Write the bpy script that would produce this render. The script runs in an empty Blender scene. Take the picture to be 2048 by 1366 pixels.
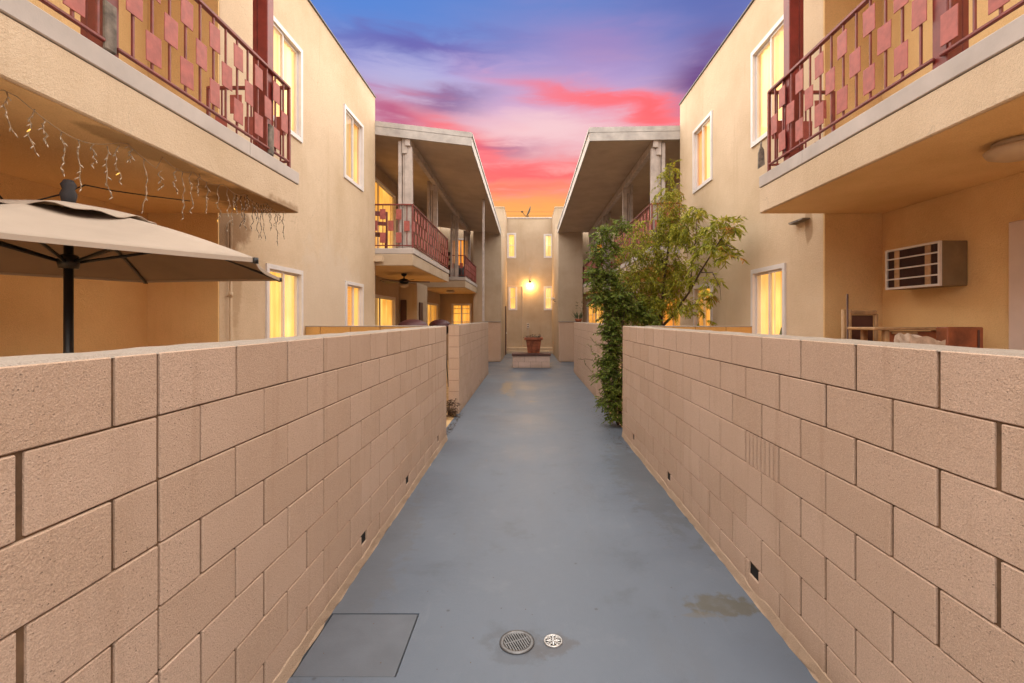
import bpy, bmesh, math, random
from mathutils import Vector, Matrix

R = math.radians
rnd = random.Random(7)
scene = bpy.context.scene
col = scene.collection

# ------------------------------------------------------------------ camera, light, exposure
EYE = 1.73
cam_d = bpy.data.cameras.new("camera")
cam_d.sensor_width = 36.0
cam_d.lens = 945.0 / 2048 * 36
cam_d.shift_x = -32.0 / 2048
cam_d.shift_y = -45.0 / 2048
cam_d.clip_start = 0.05
cam_d.clip_end = 2000
cam = bpy.data.objects.new("camera", cam_d)
cam.location = (0, 0, EYE)
cam.rotation_euler = (R(90), 0, 0)
col.objects.link(cam)
scene.camera = cam

EXPO = 2.86
SKY_STRENGTH = 1.10 / 2 ** EXPO
scene.view_settings.view_transform = 'Standard'
scene.view_settings.look = 'None'
scene.view_settings.gamma = 1
scene.view_settings.exposure = EXPO
scene.view_settings.use_curve_mapping = False
scene.render.engine = 'CYCLES'
scene.cycles.use_denoising = True
scene.cycles.max_bounces = 10
scene.cycles.diffuse_bounces = 8
scene.cycles.transparent_max_bounces = 16
scene.cycles.sample_clamp_indirect = 6

sun_d = bpy.data.lights.new("sun", 'SUN')
sun_d.energy = 1.5
sun_d.angle = R(176)
sun_d.color = (1.0, 0.915, 0.75)
sun = bpy.data.objects.new("sun", sun_d)
sun.rotation_euler = (R(-12), 0, 0)
sun.location = (0, 5, 30)
col.objects.link(sun)


def lin(c):
    c = c / 255.0
    return c / 12.92 if c <= 0.04045 else ((c + 0.055) / 1.055) ** 2.4


def rgb(r, g, b, k=1.0):
    return (lin(r) * k, lin(g) * k, lin(b) * k, 1.0)


class NT:
    """small node-tree builder"""

    def __init__(self, tree):
        self.t = tree
        self.n = tree.nodes
        self.l = tree.links

    def node(self, typ, **props):
        nd = self.n.new(typ)
        for k, v in props.items():
            setattr(nd, k, v)
        return nd

    def set(self, sock, v):
        if hasattr(v, 'is_output') or isinstance(v, bpy.types.NodeSocket):
            self.l.new(v, sock)
        else:
            sock.default_value = v

    def math(self, op, a, b=0.0, c=0.0, clamp=False):
        nd = self.node('ShaderNodeMath', operation=op, use_clamp=clamp)
        self.set(nd.inputs[0], a)
        self.set(nd.inputs[1], b)
        self.set(nd.inputs[2], c)
        return nd.outputs[0]

    def add(self, a, b): return self.math('ADD', a, b)
    def sub(self, a, b): return self.math('SUBTRACT', a, b)
    def mul(self, a, b): return self.math('MULTIPLY', a, b)
    def div(self, a, b): return self.math('DIVIDE', a, b)

    def smooth(self, v, lo, hi, o0=0.0, o1=1.0):
        nd = self.node('ShaderNodeMapRange', interpolation_type='SMOOTHSTEP')
        self.set(nd.inputs[0], v)
        nd.inputs[1].default_value = lo
        nd.inputs[2].default_value = hi
        nd.inputs[3].default_value = o0
        nd.inputs[4].default_value = o1
        return nd.outputs[0]

    def mix(self, fac, a, b, blend='MIX'):
        nd = self.node('ShaderNodeMix', data_type='RGBA', blend_type=blend)
        self.set(nd.inputs[0], fac)
        self.set(nd.inputs[6], a)
        self.set(nd.inputs[7], b)
        return nd.outputs[2]

    def noise(self, vec, scale, detail=4.0, rough=0.55, dist=0.0):
        nd = self.node('ShaderNodeTexNoise')
        if vec is not None:
            self.l.new(vec, nd.inputs['Vector'])
        nd.inputs['Scale'].default_value = scale
        nd.inputs['Detail'].default_value = detail
        nd.inputs['Roughness'].default_value = rough
        nd.inputs['Distortion'].default_value = dist
        return nd.outputs[0]

    def ramp(self, v, stops, interp='LINEAR'):
        nd = self.node('ShaderNodeValToRGB')
        cr = nd.color_ramp
        cr.interpolation = interp
        while len(cr.elements) < len(stops):
            cr.elements.new(0.5)
        for e, (p, c) in zip(cr.elements, stops):
            e.position = p
            e.color = c if len(c) == 4 else (*c, 1)
        self.set(nd.inputs[0], v)
        return nd.outputs[0]

    def comb(self, x, y, z):
        nd = self.node('ShaderNodeCombineXYZ')
        self.set(nd.inputs[0], x)
        self.set(nd.inputs[1], y)
        self.set(nd.inputs[2], z)
        return nd.outputs[0]

    def sep(self, v):
        nd = self.node('ShaderNodeSeparateXYZ')
        self.l.new(v, nd.inputs[0])
        return nd.outputs

    def pos(self):
        return self.node('ShaderNodeNewGeometry').outputs['Position']

    def scale3(self, v, sx, sy, sz):
        nd = self.node('ShaderNodeMapping')
        self.l.new(v, nd.inputs[0])
        nd.inputs['Scale'].default_value = (sx, sy, sz)
        return nd.outputs[0]


# ------------------------------------------------------------------ sky
def make_sky():
    w = bpy.data.worlds.new("World")
    scene.world = w
    w.use_nodes = True
    nt = NT(w.node_tree)
    nt.n.clear()
    out = nt.node('ShaderNodeOutputWorld')
    bg = nt.node('ShaderNodeBackground')
    nt.l.new(bg.outputs[0], out.inputs[0])
    d = nt.node('ShaderNodeTexCoord').outputs['Generated']
    x, y, z = nt.sep(d)
    DEG = 57.29578
    az = nt.mul(nt.math('ARCTAN2', x, y), DEG)
    el = nt.mul(nt.math('ARCSINE', z), DEG)
    # wind-drawn noise in azimuth/elevation, stretched sideways
    v1 = nt.comb(nt.mul(az, 0.035), nt.mul(el, 0.16), 0.0)
    n1 = nt.noise(v1, 1.2, 4, 0.5, 0.3)
    v2 = nt.comb(nt.mul(az, 0.09), nt.mul(el, 0.42), 4.0)
    n2 = nt.noise(v2, 1.4, 8, 0.58, 0.5)
    v3 = nt.comb(nt.mul(az, 0.03), nt.mul(el, 0.22), 11.0)
    n3 = nt.noise(v3, 2.0, 5, 0.52, 0.5)
    warp = nt.add(nt.mul(nt.sub(n1, 0.5), 4.0), nt.mul(nt.sub(n2, 0.5), 3.0))
    e = nt.add(el, warp)
    azw = nt.add(az, nt.mul(nt.sub(n3, 0.5), 4.0))
    ew = nt.add(el, nt.add(nt.mul(nt.sub(n3, 0.5), 3.2), nt.mul(nt.sub(n2, 0.5), 3.8)))
    stops = [(0, rgb(238, 168, 80)), (9, rgb(255, 182, 84)), (11.6, rgb(255, 176, 82)), (13.4, rgb(255, 164, 84)),
             (15.3, rgb(255, 142, 104)), (17.2, rgb(248, 124, 118)), (19.2, rgb(232, 158, 166)),
             (21.5, rgb(232, 186, 196)), (24, rgb(212, 172, 204)), (26.5, rgb(172, 160, 212)),
             (30, rgb(120, 136, 200)), (36, rgb(86, 124, 196)), (55, rgb(66, 94, 166)), (90, rgb(52, 76, 150))]
    warm = nt.ramp(nt.div(e, 90.0), [(p / 90.0, c) for p, c in stops])
    cool_st = [(0, rgb(150, 134, 160)), (12, rgb(150, 138, 172)), (25, rgb(120, 124, 180)), (55, rgb(66, 94, 172)), (90, rgb(52, 76, 150))]
    cool = nt.ramp(nt.div(e, 90.0), [(p / 90.0, c) for p, c in cool_st])
    away = nt.smooth(nt.math('ABSOLUTE', az), 32, 120)
    c = nt.mix(away, warm, cool)

    def blob(c, colr, a0, e0, slope, sa, se, amount, aw=azw, ee=ew):
        da = nt.sub(aw, a0)
        de = nt.sub(ee, nt.add(nt.mul(da, slope), e0))
        q = nt.add(nt.math('POWER', nt.math('ABSOLUTE', nt.div(da, sa)), 2.0),
                   nt.math('POWER', nt.math('ABSOLUTE', nt.div(de, se)), 2.0))
        g = nt.mul(nt.math('POWER', 2.718, nt.mul(q, -1.0)), amount)
        return nt.mix(g, c, colr)

    c = blob(c, rgb(72, 128, 210), -22, 33.5, 0.0, 16, 5, 0.85)
    c = blob(c, rgb(176, 132, 184), 9, 29.5, -0.1, 9, 3.2, 0.6)
    c = blob(c, rgb(84, 94, 166), 22, 33, -0.1, 10, 4.5, 0.7)
    c = blob(c, rgb(96, 88, 168), -14, 29.2, 0.05, 11, 1.2, 0.8)
    c = blob(c, rgb(182, 178, 220), -14, 26.6, 0.0, 6, 1.4, 0.6)
    c = blob(c, rgb(98, 58, 122), 21, 25.6, 0.2, 5.0, 3.6, 0.95)
    c = blob(c, rgb(176, 176, 214), -15, 25.6, 0.0, 7, 1.3, 0.6)
    c = blob(c, rgb(112, 94, 150), -10, 24.4, 0.10, 5.0, 1.1, 0.85)
    c = blob(c, rgb(180, 86, 126), -16, 22.6, -0.15, 6.5, 1.8, 0.95)
    c = blob(c, rgb(236, 128, 134), -7, 21.0, -0.35, 6.5, 2.2, 0.6)
    c = blob(c, rgb(255, 92, 96), -7.5, 20.2, -0.35, 4.6, 1.5, 1.0)
    c = blob(c, rgb(240, 198, 202), 3, 21.8, -0.1, 7, 1.7, 0.85)
    c = blob(c, rgb(232, 138, 156), 8, 24.4, -0.22, 10, 2.0, 0.65)
    c = blob(c, rgb(248, 104, 112), 7.5, 24.6, -0.22, 9, 0.9, 0.85)
    c = blob(c, rgb(255, 92, 96), 15, 22.9, -0.22, 5.5, 1.3, 0.9)
    c = blob(c, rgb(150, 98, 138), -3, 19.8, 0.0, 4.0, 0.7, 0.6)
    c = blob(c, rgb(255, 92, 96), 1, 17.3, 0.02, 16, 0.9, 0.75)
    c = blob(c, rgb(255, 112, 92), -3, 15.2, 0.05, 9, 0.5, 0.6)
    # fine wisps
    wisp = nt.mul(nt.smooth(n2, 0.5, 0.72), nt.smooth(el, 36, 12))
    c = nt.mix(nt.mul(wisp, 0.28), c, rgb(255, 190, 180))
    # scattered pink cloud on the rest of the dome
    n4 = nt.noise(d, 3.0, 6, 0.6, 0.5)
    cl = nt.mul(nt.mul(nt.smooth(n4, 0.5, 0.7), nt.smooth(el, 0, 20)), nt.smooth(el, 36, 46))
    c = nt.mix(nt.mul(cl, 0.5), c, rgb(196, 150, 186))
    # below the horizon: dull ground bounce colour
    c = nt.mix(nt.smooth(el, -4, 0, 1.0, 0.0), c, rgb(110, 100, 96))
    hs = nt.node('ShaderNodeHueSaturation')
    hs.inputs['Saturation'].default_value = 0.97
    nt.l.new(c, hs.inputs['Color'])
    nt.l.new(hs.outputs[0], bg.inputs[0])
    bg.inputs[1].default_value = SKY_STRENGTH


make_sky()

# ------------------------------------------------------------------ materials
MATS = {}


def material(name):
    m = bpy.data.materials.new(name)
    m.use_nodes = True
    nt = NT(m.node_tree)
    b = nt.n['Principled BSDF']
    MATS[name] = m
    return m, nt, b


def bump(nt, b, h, strength, dist, normal=None):
    nd = nt.node('ShaderNodeBump')
    nd.inputs['Strength'].default_value = strength
    nd.inputs['Distance'].default_value = dist
    nt.l.new(h, nd.inputs['Height'])
    if normal is not None:
        nt.l.new(normal, nd.inputs['Normal'])
    nt.l.new(nd.outputs[0], b.inputs['Normal'])
    return nd.outputs[0]


def plain(name, c, rough=0.6, metal=0.0, var=0.12, vscale=6.0, grain=0.15, gscale=120):
    m, nt, b = material(name)
    p = nt.pos()
    n = nt.noise(p, vscale, 5, 0.6)
    dark = tuple(v * (1 - var * 2) for v in c[:3]) + (1,)
    lite = tuple(min(1, v * (1 + var)) for v in c[:3]) + (1,)
    nt.l.new(nt.ramp(n, [(0.3, dark), (0.7, lite)]), b.inputs['Base Color'])
    b.inputs['Roughness'].default_value = rough
    b.inputs['Metallic'].default_value = metal
    if grain:
        bump(nt, b, nt.noise(p, gscale, 3), grain, 0.004)
    return m


def near_point(nt, p, pt, scl, noise_amt=0.5, nscale=3.0):
    """soft irregular spot around a world position"""
    mp = nt.node('ShaderNodeMapping')
    nt.l.new(p, mp.inputs[0])
    mp.inputs['Location'].default_value = tuple(-a / s for a, s in zip(pt, scl))
    mp.inputs['Scale'].default_value = tuple(1 / s for s in scl)
    ln = nt.node('ShaderNodeVectorMath', operation='LENGTH')
    nt.l.new(mp.outputs[0], ln.inputs[0])
    n = nt.noise(p, nscale, 6, 0.65)
    return nt.smooth(nt.add(ln.outputs[1], nt.mul(nt.sub(n, 0.5), noise_amt * 4)), 0.7, 1.15, 1.0, 0.0)


def stucco(name, c, spots=(), streak=0.5):
    m, nt, b = material(name)
    p = nt.pos()
    n1 = nt.noise(p, 0.9, 6, 0.6)
    st = nt.noise(nt.scale3(p, 5.0, 5.0, 0.35), 1.0, 5, 0.65)
    n3 = nt.noise(p, 38.0, 3, 0.6)
    n4 = nt.noise(p, 150.0, 3, 0.65)
    dk = tuple(v * k for v, k in zip(c[:3], (0.84, 0.80, 0.74))) + (1,)
    lt = tuple(min(1, v * k) for v, k in zip(c[:3], (1.05, 1.05, 1.06))) + (1,)
    base = nt.ramp(n1, [(0.28, dk), (0.62, lt)])
    base = nt.mix(nt.mul(nt.smooth(st, 0.54, 0.8), streak), base, tuple(v * k for v, k in zip(c[:3], (0.7, 0.63, 0.54))) + (1,))
    base = nt.mix(nt.smooth(n3, 0.62, 0.8, 0, 0.3), base, tuple(v * 0.6 for v in c[:3]) + (1,))
    wv = nt.node('ShaderNodeVectorMath', operation='ADD')
    nt.l.new(p, wv.inputs[0])
    nz = nt.node('ShaderNodeTexNoise')
    nt.l.new(p, nz.inputs['Vector'])
    nz.inputs['Scale'].default_value = 3.0
    nz.inputs['Detail'].default_value = 6
    sc2 = nt.node('ShaderNodeVectorMath', operation='SCALE')
    nt.l.new(nz.outputs['Color'], sc2.inputs[0])
    sc2.inputs['Scale'].default_value = 0.5
    nt.l.new(sc2.outputs[0], wv.inputs[1])
    vc = nt.node('ShaderNodeTexVoronoi', feature='DISTANCE_TO_EDGE')
    nt.l.new(wv.outputs[0], vc.inputs['Vector'])
    vc.inputs['Scale'].default_value = 0.75
    crack = nt.mul(nt.smooth(vc.outputs['Distance'], 0.001, 0.004, 1.0, 0.0), nt.smooth(n1, 0.50, 0.60))
    base = nt.mix(nt.mul(crack, 0.32 if name == 'stucco' else 0.10), base, tuple(v * 0.45 for v in c[:3]) + (1,))
    base = nt.mix(nt.smooth(n4, 0.5, 0.32, 0, 0.4), base, tuple(v * 0.66 for v in c[:3]) + (1,))
    base = nt.mix(nt.smooth(n4, 0.52, 0.7, 0, 0.4), base, tuple(min(1, v * 1.22) for v in c[:3]) + (1,))
    for pt, scl, cc, amt in spots:
        f = nt.mul(near_point(nt, p, pt, scl), amt)
        base = nt.mix(f, base, cc)
    nt.l.new(base, b.inputs['Base Color'])
    b.inputs['Roughness'].default_value = 0.9
    b.inputs['Specular IOR Level'].default_value = 0.25
    h = nt.add(nt.noise(p, 170, 3, 0.6), nt.add(nt.mul(nt.noise(p, 55, 3, 0.6), 0.8), nt.mul(nt.noise(p, 9, 4, 0.6), 0.9)))
    bump(nt, b, h, 0.6, 0.009)
    return m


STUC = (0.615, 0.485, 0.345)
rust = (0.16, 0.075, 0.03, 1)
stucco('stucco', STUC, spots=[
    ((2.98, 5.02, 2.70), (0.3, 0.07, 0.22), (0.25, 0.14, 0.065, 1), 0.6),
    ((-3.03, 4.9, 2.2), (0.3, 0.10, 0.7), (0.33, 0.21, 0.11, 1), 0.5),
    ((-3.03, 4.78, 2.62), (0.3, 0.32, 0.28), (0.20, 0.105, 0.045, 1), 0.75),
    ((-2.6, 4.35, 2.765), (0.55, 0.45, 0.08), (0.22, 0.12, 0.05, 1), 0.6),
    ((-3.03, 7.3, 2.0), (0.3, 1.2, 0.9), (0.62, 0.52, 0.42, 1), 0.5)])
stucco('recess_glow_stucco', (0.74, 0.51, 0.25), streak=0.35)  # facade stucco made warmer: under-balcony glow painted into the recess walls
stucco('stucco_grey', (0.48, 0.38, 0.275))
stucco('soffit_glow_stucco', (0.76, 0.53, 0.27), spots=[  # orange glow on the soffits is put into this warmer stucco colour
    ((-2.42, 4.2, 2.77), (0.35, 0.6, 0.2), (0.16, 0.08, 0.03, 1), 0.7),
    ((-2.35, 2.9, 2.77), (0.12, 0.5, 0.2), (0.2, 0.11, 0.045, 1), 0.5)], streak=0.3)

plain('trim_grey', (0.47, 0.42, 0.39), 0.75, var=0.08, vscale=3)
plain('fascia_paint', (0.41, 0.38, 0.36), 0.6, var=0.16, vscale=4)
plain('roof_under', (0.45, 0.36, 0.275), 0.85, var=0.08, vscale=2)
plain('white_frame', (0.66, 0.63, 0.63), 0.45, var=0.04, vscale=4, grain=0.03)
plain('post_paint', (0.46, 0.40, 0.37), 0.6, var=0.14, vscale=7)
plain('red_paint', (0.21, 0.040, 0.032), 0.5, var=0.2, vscale=12)
plain('plate_paint', (0.38, 0.096, 0.078), 0.6, var=0.14, vscale=18)
plain('red_post', (0.20, 0.026, 0.020), 0.45, var=0.16, vscale=10)
plain('weathered_wood', (0.20, 0.165, 0.135), 0.85, var=0.35, vscale=14, grain=0.4, gscale=60)
plain('coping_metal', (0.12, 0.11, 0.115), 0.5, 0.4)
plain('black_paint', (0.012, 0.012, 0.013), 0.4, var=0.1)
plain('dark_void', (0.006, 0.005, 0.005), 0.9, var=0.1, grain=0)
plain('canvas', (0.40, 0.325, 0.26), 0.9, var=0.05, vscale=3, grain=0.35, gscale=420)
plain('grey_cloth', (0.045, 0.043, 0.048), 0.8, var=0.2)
plain('terracotta', (0.30, 0.085, 0.036), 0.7, var=0.25, vscale=9)
plain('soil', (0.10, 0.075, 0.04), 0.95, var=0.3, vscale=30, grain=0.5)
plain('dark_red_cover', (0.075, 0.016, 0.018), 0.55, var=0.2)
plain('brown_wood', (0.26, 0.075, 0.028), 0.5, var=0.3, vscale=8)
plain('tan_wood', (0.42, 0.25, 0.12), 0.6, var=0.2, vscale=12)
plain('dark_door', (0.085, 0.032, 0.022), 0.5, var=0.15)
plain('pale_door', (0.60, 0.48, 0.42), 0.55, var=0.04)
plain('ac_body', (0.20, 0.14, 0.075), 0.6, var=0.12)
plain('ac_trim', (0.62, 0.57, 0.53), 0.5, var=0.08)
plain('ac_coil', (0.016, 0.011, 0.008), 0.6, var=0.4, vscale=40)
plain('lamp_glass', (0.55, 0.43, 0.31), 0.35, var=0.04)
plain('galvanised', (0.17, 0.17, 0.175), 0.45, 0.7, var=0.15, vscale=30)
plain('bright_metal', (0.62, 0.61, 0.60), 0.35, 0.6, var=0.25, vscale=60)
plain('plastic_wire', (0.36, 0.27, 0.18), 0.4, var=0.1)
plain('dark_wire', (0.05, 0.035, 0.025), 0.7, var=0.2)
plain('clear_bulb', (0.56, 0.48, 0.38), 0.2, var=0.1)
plain('bark', (0.10, 0.062, 0.040), 0.9, var=0.3, vscale=30, grain=0.5, gscale=50)
plain('pale_plastic', (0.66, 0.60, 0.56), 0.5, var=0.1)
plain('sack_cloth', (0.50, 0.38, 0.29), 0.9, var=0.2, vscale=18)
plain('dirt', (0.17, 0.13, 0.095), 0.95, var=0.3, vscale=2, grain=0.4)
plain('warm_bounce_floor', (0.66, 0.44, 0.22), 0.9, var=0.14, vscale=3)  # unseen floor, coloured bright and warm to bounce orange light upward
plain('slab_cap', (0.12, 0.055, 0.045), 0.7, var=0.2, vscale=5)


def mat_block(name, c, rough_scale=1.0):
    m, nt, b = material(name)
    p = nt.pos()
    oi = nt.node('ShaderNodeObjectInfo').outputs['Random']
    n1 = nt.noise(p, 1.6, 6, 0.6)
    g1 = nt.noise(p, 210, 3, 0.65)
    g2 = nt.noise(p, 120, 3, 0.6)
    g3 = nt.noise(p, 36, 4, 0.6)
    big = nt.noise(p, 0.45, 3, 0.5)
    vo = nt.node('ShaderNodeTexVoronoi')
    nt.l.new(p, vo.inputs['Vector'])
    vo.inputs['Scale'].default_value = 95
    lo = tuple(v * k for v, k in zip(c, (0.90, 0.87, 0.83))) + (1,)
    hi = tuple(v * k for v, k in zip(c, (1.06, 1.06, 1.07))) + (1,)
    base = nt.ramp(nt.add(nt.mul(n1, 0.7), nt.mul(oi, 0.3)), [(0.3, lo), (0.72, hi)])
    base = nt.mix(nt.smooth(big, 0.5, 0.7, 0, 0.18), base, tuple(v * k for v, k in zip(c, (0.88, 0.82, 0.72))) + (1,))
    patch = nt.smooth(nt.noise(p, 2.3, 4, 0.6), 0.36, 0.66, 0.35, 1.0)
    pit = nt.mul(nt.mul(nt.smooth(vo.outputs['Distance'], 0.10, 0.34, 1.0, 0.0), nt.smooth(g2, 0.50, 0.62)), patch)
    base = nt.mix(nt.mul(pit, 0.8), base, tuple(v * 0.36 for v in c) + (1,))
    base = nt.mix(nt.smooth(g1, 0.50, 0.66, 0, 0.55), base, tuple(min(1, v * 1.25) for v in c) + (1,))
    base = nt.mix(nt.smooth(g1, 0.50, 0.34, 0, 0.55), base, tuple(v * 0.72 for v in c) + (1,))
    scuff = nt.mul(nt.smooth(g3, 0.66, 0.78), nt.smooth(n1, 0.5, 0.7))
    base = nt.mix(nt.mul(scuff, 0.5), base, tuple(v * 0.5 for v in c) + (1,))
    drip = nt.noise(nt.scale3(p, 10, 10, 0.7), 1.0, 5, 0.6)
    base = nt.mix(nt.mul(nt.smooth(drip, 0.54, 0.74), 0.30), base, tuple(v * k for v, k in zip(c, (0.66, 0.58, 0.48))) + (1,))
    rub = nt.noise(p, 1.1, 7, 0.7)
    base = nt.mix(nt.smooth(rub, 0.56, 0.74, 0, 0.30), base, tuple(min(1, v * k) for v, k in zip(c, (1.16, 1.18, 1.2))) + (1,))
    _, _, z = nt.sep(p)
    grime = nt.mul(nt.smooth(nt.add(z, nt.mul(nt.sub(n1, 0.5), 0.25)), 0.02, 0.14, 1.0, 0.0), 0.25)
    base = nt.mix(grime, base, (0.26, 0.175, 0.11, 1))
    nt.l.new(base, b.inputs['Base Color'])
    b.inputs['Roughness'].default_value = 0.88
    b.inputs['Specular IOR Level'].default_value = 0.3
    h = nt.add(nt.mul(pit, -1.0), nt.add(nt.mul(g1, 0.55), nt.add(nt.mul(g2, 0.5), nt.mul(g3, 0.45))))
    bump(nt, b, h, 0.7, 0.009)
    return m


BLK = (0.555, 0.402, 0.305)
mat_block('painted_block', BLK)
mat_block('window_glow_block', (0.58, 0.34, 0.12))  # orange window glow painted into the divider block colour
mat_block('pale_block', (0.66, 0.50, 0.43))
mat_block('block_cap', (0.35, 0.30, 0.255))
mat_block('footing_mortar', (0.49, 0.365, 0.27))
plain('mortar', (0.18, 0.108, 0.06), 0.95, var=0.42, vscale=5, grain=0.6, gscale=50)


def mat_walk():
    m, nt, b = material('blue_grey_paint')
    p = nt.pos()
    n1 = nt.noise(p, 0.7, 6, 0.6)
    n2 = nt.noise(nt.scale3(p, 1.0, 0.25, 1.0), 2.6, 5, 0.6)
    n3 = nt.noise(p, 160, 3, 0.7)
    base = nt.ramp(n1, [(0.3, (0.090, 0.113, 0.150, 1)), (0.5, (0.108, 0.132, 0.171, 1)), (0.7, (0.130, 0.156, 0.198, 1))])
    base = nt.mix(nt.smooth(n2, 0.5, 0.75, 0, 0.45), base, (0.104, 0.115, 0.136, 1))
    base = nt.mix(nt.smooth(n3, 0.6, 0.78, 0, 0.3), base, (0.062, 0.07, 0.088, 1))
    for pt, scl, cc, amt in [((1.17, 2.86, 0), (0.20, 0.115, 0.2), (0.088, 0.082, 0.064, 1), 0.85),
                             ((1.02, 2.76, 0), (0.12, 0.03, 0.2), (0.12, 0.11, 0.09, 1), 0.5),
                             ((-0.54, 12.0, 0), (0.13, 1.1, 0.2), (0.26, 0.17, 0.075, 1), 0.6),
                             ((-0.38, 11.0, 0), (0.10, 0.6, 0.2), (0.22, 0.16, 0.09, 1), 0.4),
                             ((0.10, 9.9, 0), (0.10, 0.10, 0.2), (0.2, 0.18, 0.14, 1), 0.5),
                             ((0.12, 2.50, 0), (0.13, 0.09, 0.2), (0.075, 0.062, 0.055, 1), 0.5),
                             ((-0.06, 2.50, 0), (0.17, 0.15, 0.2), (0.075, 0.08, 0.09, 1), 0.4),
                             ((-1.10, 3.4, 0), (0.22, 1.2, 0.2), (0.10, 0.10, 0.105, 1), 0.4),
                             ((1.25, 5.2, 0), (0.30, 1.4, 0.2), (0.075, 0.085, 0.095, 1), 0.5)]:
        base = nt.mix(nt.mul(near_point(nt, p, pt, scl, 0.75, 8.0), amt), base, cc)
    n5 = nt.noise(p, 2.2, 7, 0.68)
    base = nt.mix(nt.smooth(n5, 0.55, 0.75, 0, 0.5), base, (0.150, 0.172, 0.205, 1))
    base = nt.mix(nt.smooth(n5, 0.46, 0.28, 0, 0.5), base, (0.070, 0.083, 0.104, 1))
    scr = nt.noise(nt.scale3(p, 14.0, 1.6, 1.0), 1.0, 4, 0.6)
    base = nt.mix(nt.smooth(scr, 0.62, 0.75, 0, 0.25), base, (0.16, 0.18, 0.21, 1))
    # small dark drips
    vo = nt.node('ShaderNodeTexVoronoi')
    nt.l.new(p, vo.inputs['Vector'])
    vo.inputs['Scale'].default_value = 3.3
    spot = nt.smooth(vo.outputs['Distance'], 0.015, 0.05, 0.75, 0.0)
    base = nt.mix(spot, base, (0.05, 0.052, 0.058, 1))
    nt.l.new(base, b.inputs['Base Color'])
    nt.l.new(nt.smooth(n1, 0.3, 0.7, 0.40, 0.58), b.inputs['Roughness'])
    b.inputs['Specular IOR Level'].default_value = 0.4
    bump(nt, b, nt.add(nt.noise(p, 7, 5, 0.6), nt.mul(n3, 0.35)), 0.35, 0.008)


mat_walk()
plain('worn_grey_paint', (0.100, 0.113, 0.138), 0.55, var=0.12, vscale=2.5)


def mat_glass():
    m = bpy.data.materials.new('window_glass')
    m.use_nodes = True
    nt = NT(m.node_tree)
    nt.n.clear()
    out = nt.node('ShaderNodeOutputMaterial')
    tr = nt.node('ShaderNodeBsdfTransparent')
    gl = nt.node('ShaderNodeBsdfGlossy')
    gl.inputs['Roughness'].default_value = 0.03
    mx = nt.node('ShaderNodeMixShader')
    fr = nt.node('ShaderNodeLayerWeight')
    fr.inputs[0].default_value = 0.5
    nt.l.new(nt.math('MULTIPLY_ADD', nt.math('POWER', fr.outputs['Facing'], 4.0), 0.45, 0.03), mx.inputs[0])
    nt.l.new(tr.outputs[0], mx.inputs[1])
    nt.l.new(gl.outputs[0], mx.inputs[2])
    nt.l.new(mx.outputs[0], out.inputs[0])
    MATS['window_glass'] = m


mat_glass()


def mat_lit(name, c_lo, c_hi, strength, axis, freq, seed=0.0):
    """cloth curtain glowing from the lit room behind it"""
    m, nt, b = material(name)
    p = nt.pos()
    x, y, z = nt.sep(p)
    u = nt.add(x, y) if axis == 'xy' else y
    pl = nt.noise(nt.comb(nt.mul(u, freq), nt.mul(z, 0.25), seed), 1.0, 3, 0.6)
    c = nt.ramp(pl, [(0.36, c_lo), (0.62, c_hi)])
    gap = nt.noise(nt.comb(nt.mul(u, 26.0), nt.mul(z, 0.1), seed + 3.0), 1.0, 2, 0.5)
    c = nt.mix(nt.smooth(gap, 0.58, 0.68, 0, 0.55), c, tuple(v * k for v, k in zip(c_lo[:3], (0.72, 0.58, 0.4))) + (1,))
    lamp_ = nt.noise(nt.comb(nt.mul(u, 1.1), nt.mul(z, 1.3), seed + 7.0), 1.0, 2, 0.5)
    c = nt.mix(1.0, c, nt.ramp(lamp_, [(0.3, (0.62, 0.52, 0.42, 1)), (0.62, (1.1, 1.12, 1.2, 1))]), 'MULTIPLY')
    b.inputs['Base Color'].default_value = (0.55, 0.42, 0.22, 1)
    b.inputs['Roughness'].default_value = 0.9
    nt.l.new(c, b.inputs['Emission Color'])
    b.inputs['Emission Strength'].default_value = strength
    return m


LIT = 1.22 / 2 ** EXPO
mat_lit('curtain_yellow', (0.92, 0.36, 0.035, 1), (1.0, 0.60, 0.13, 1), LIT, 'xy', 9)
mat_lit('curtain_cream', (1.0, 0.46, 0.10, 1), (1.0, 0.68, 0.25, 1), LIT, 'xy', 7, 3)
mat_lit('curtain_amber', (0.62, 0.22, 0.02, 1), (0.9, 0.42, 0.055, 1), LIT * 0.9, 'xy', 11, 5)
mat_lit('curtain_orange', (0.75, 0.19, 0.01, 1), (0.9, 0.31, 0.022, 1), LIT * 0.9, 'xy', 6, 8)
mat_lit('room_glow', (1.0, 0.54, 0.10, 1), (1.0, 0.78, 0.34, 1), LIT, 'xy', 4, 9)
mat_lit('blind_slat', (0.75, 0.34, 0.05, 1), (0.95, 0.52, 0.11, 1), LIT * 0.75, 'xy', 3, 2)
mat_lit('dim_curtain', (0.28, 0.17, 0.06, 1), (0.42, 0.26, 0.08, 1), LIT * 0.55, 'xy', 12, 6)


def mat_emit(name, c, s):
    m, nt, b = material(name)
    b.inputs['Base Color'].default_value = (*c[:3], 1)
    b.inputs['Emission Color'].default_value = (*c[:3], 1)
    b.inputs['Emission Strength'].default_value = s


mat_emit('lamp_bulb', (1.0, 0.56, 0.16), 52)
mat_emit('warm_bulb', (1.0, 0.55, 0.12), 0.16)


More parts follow.
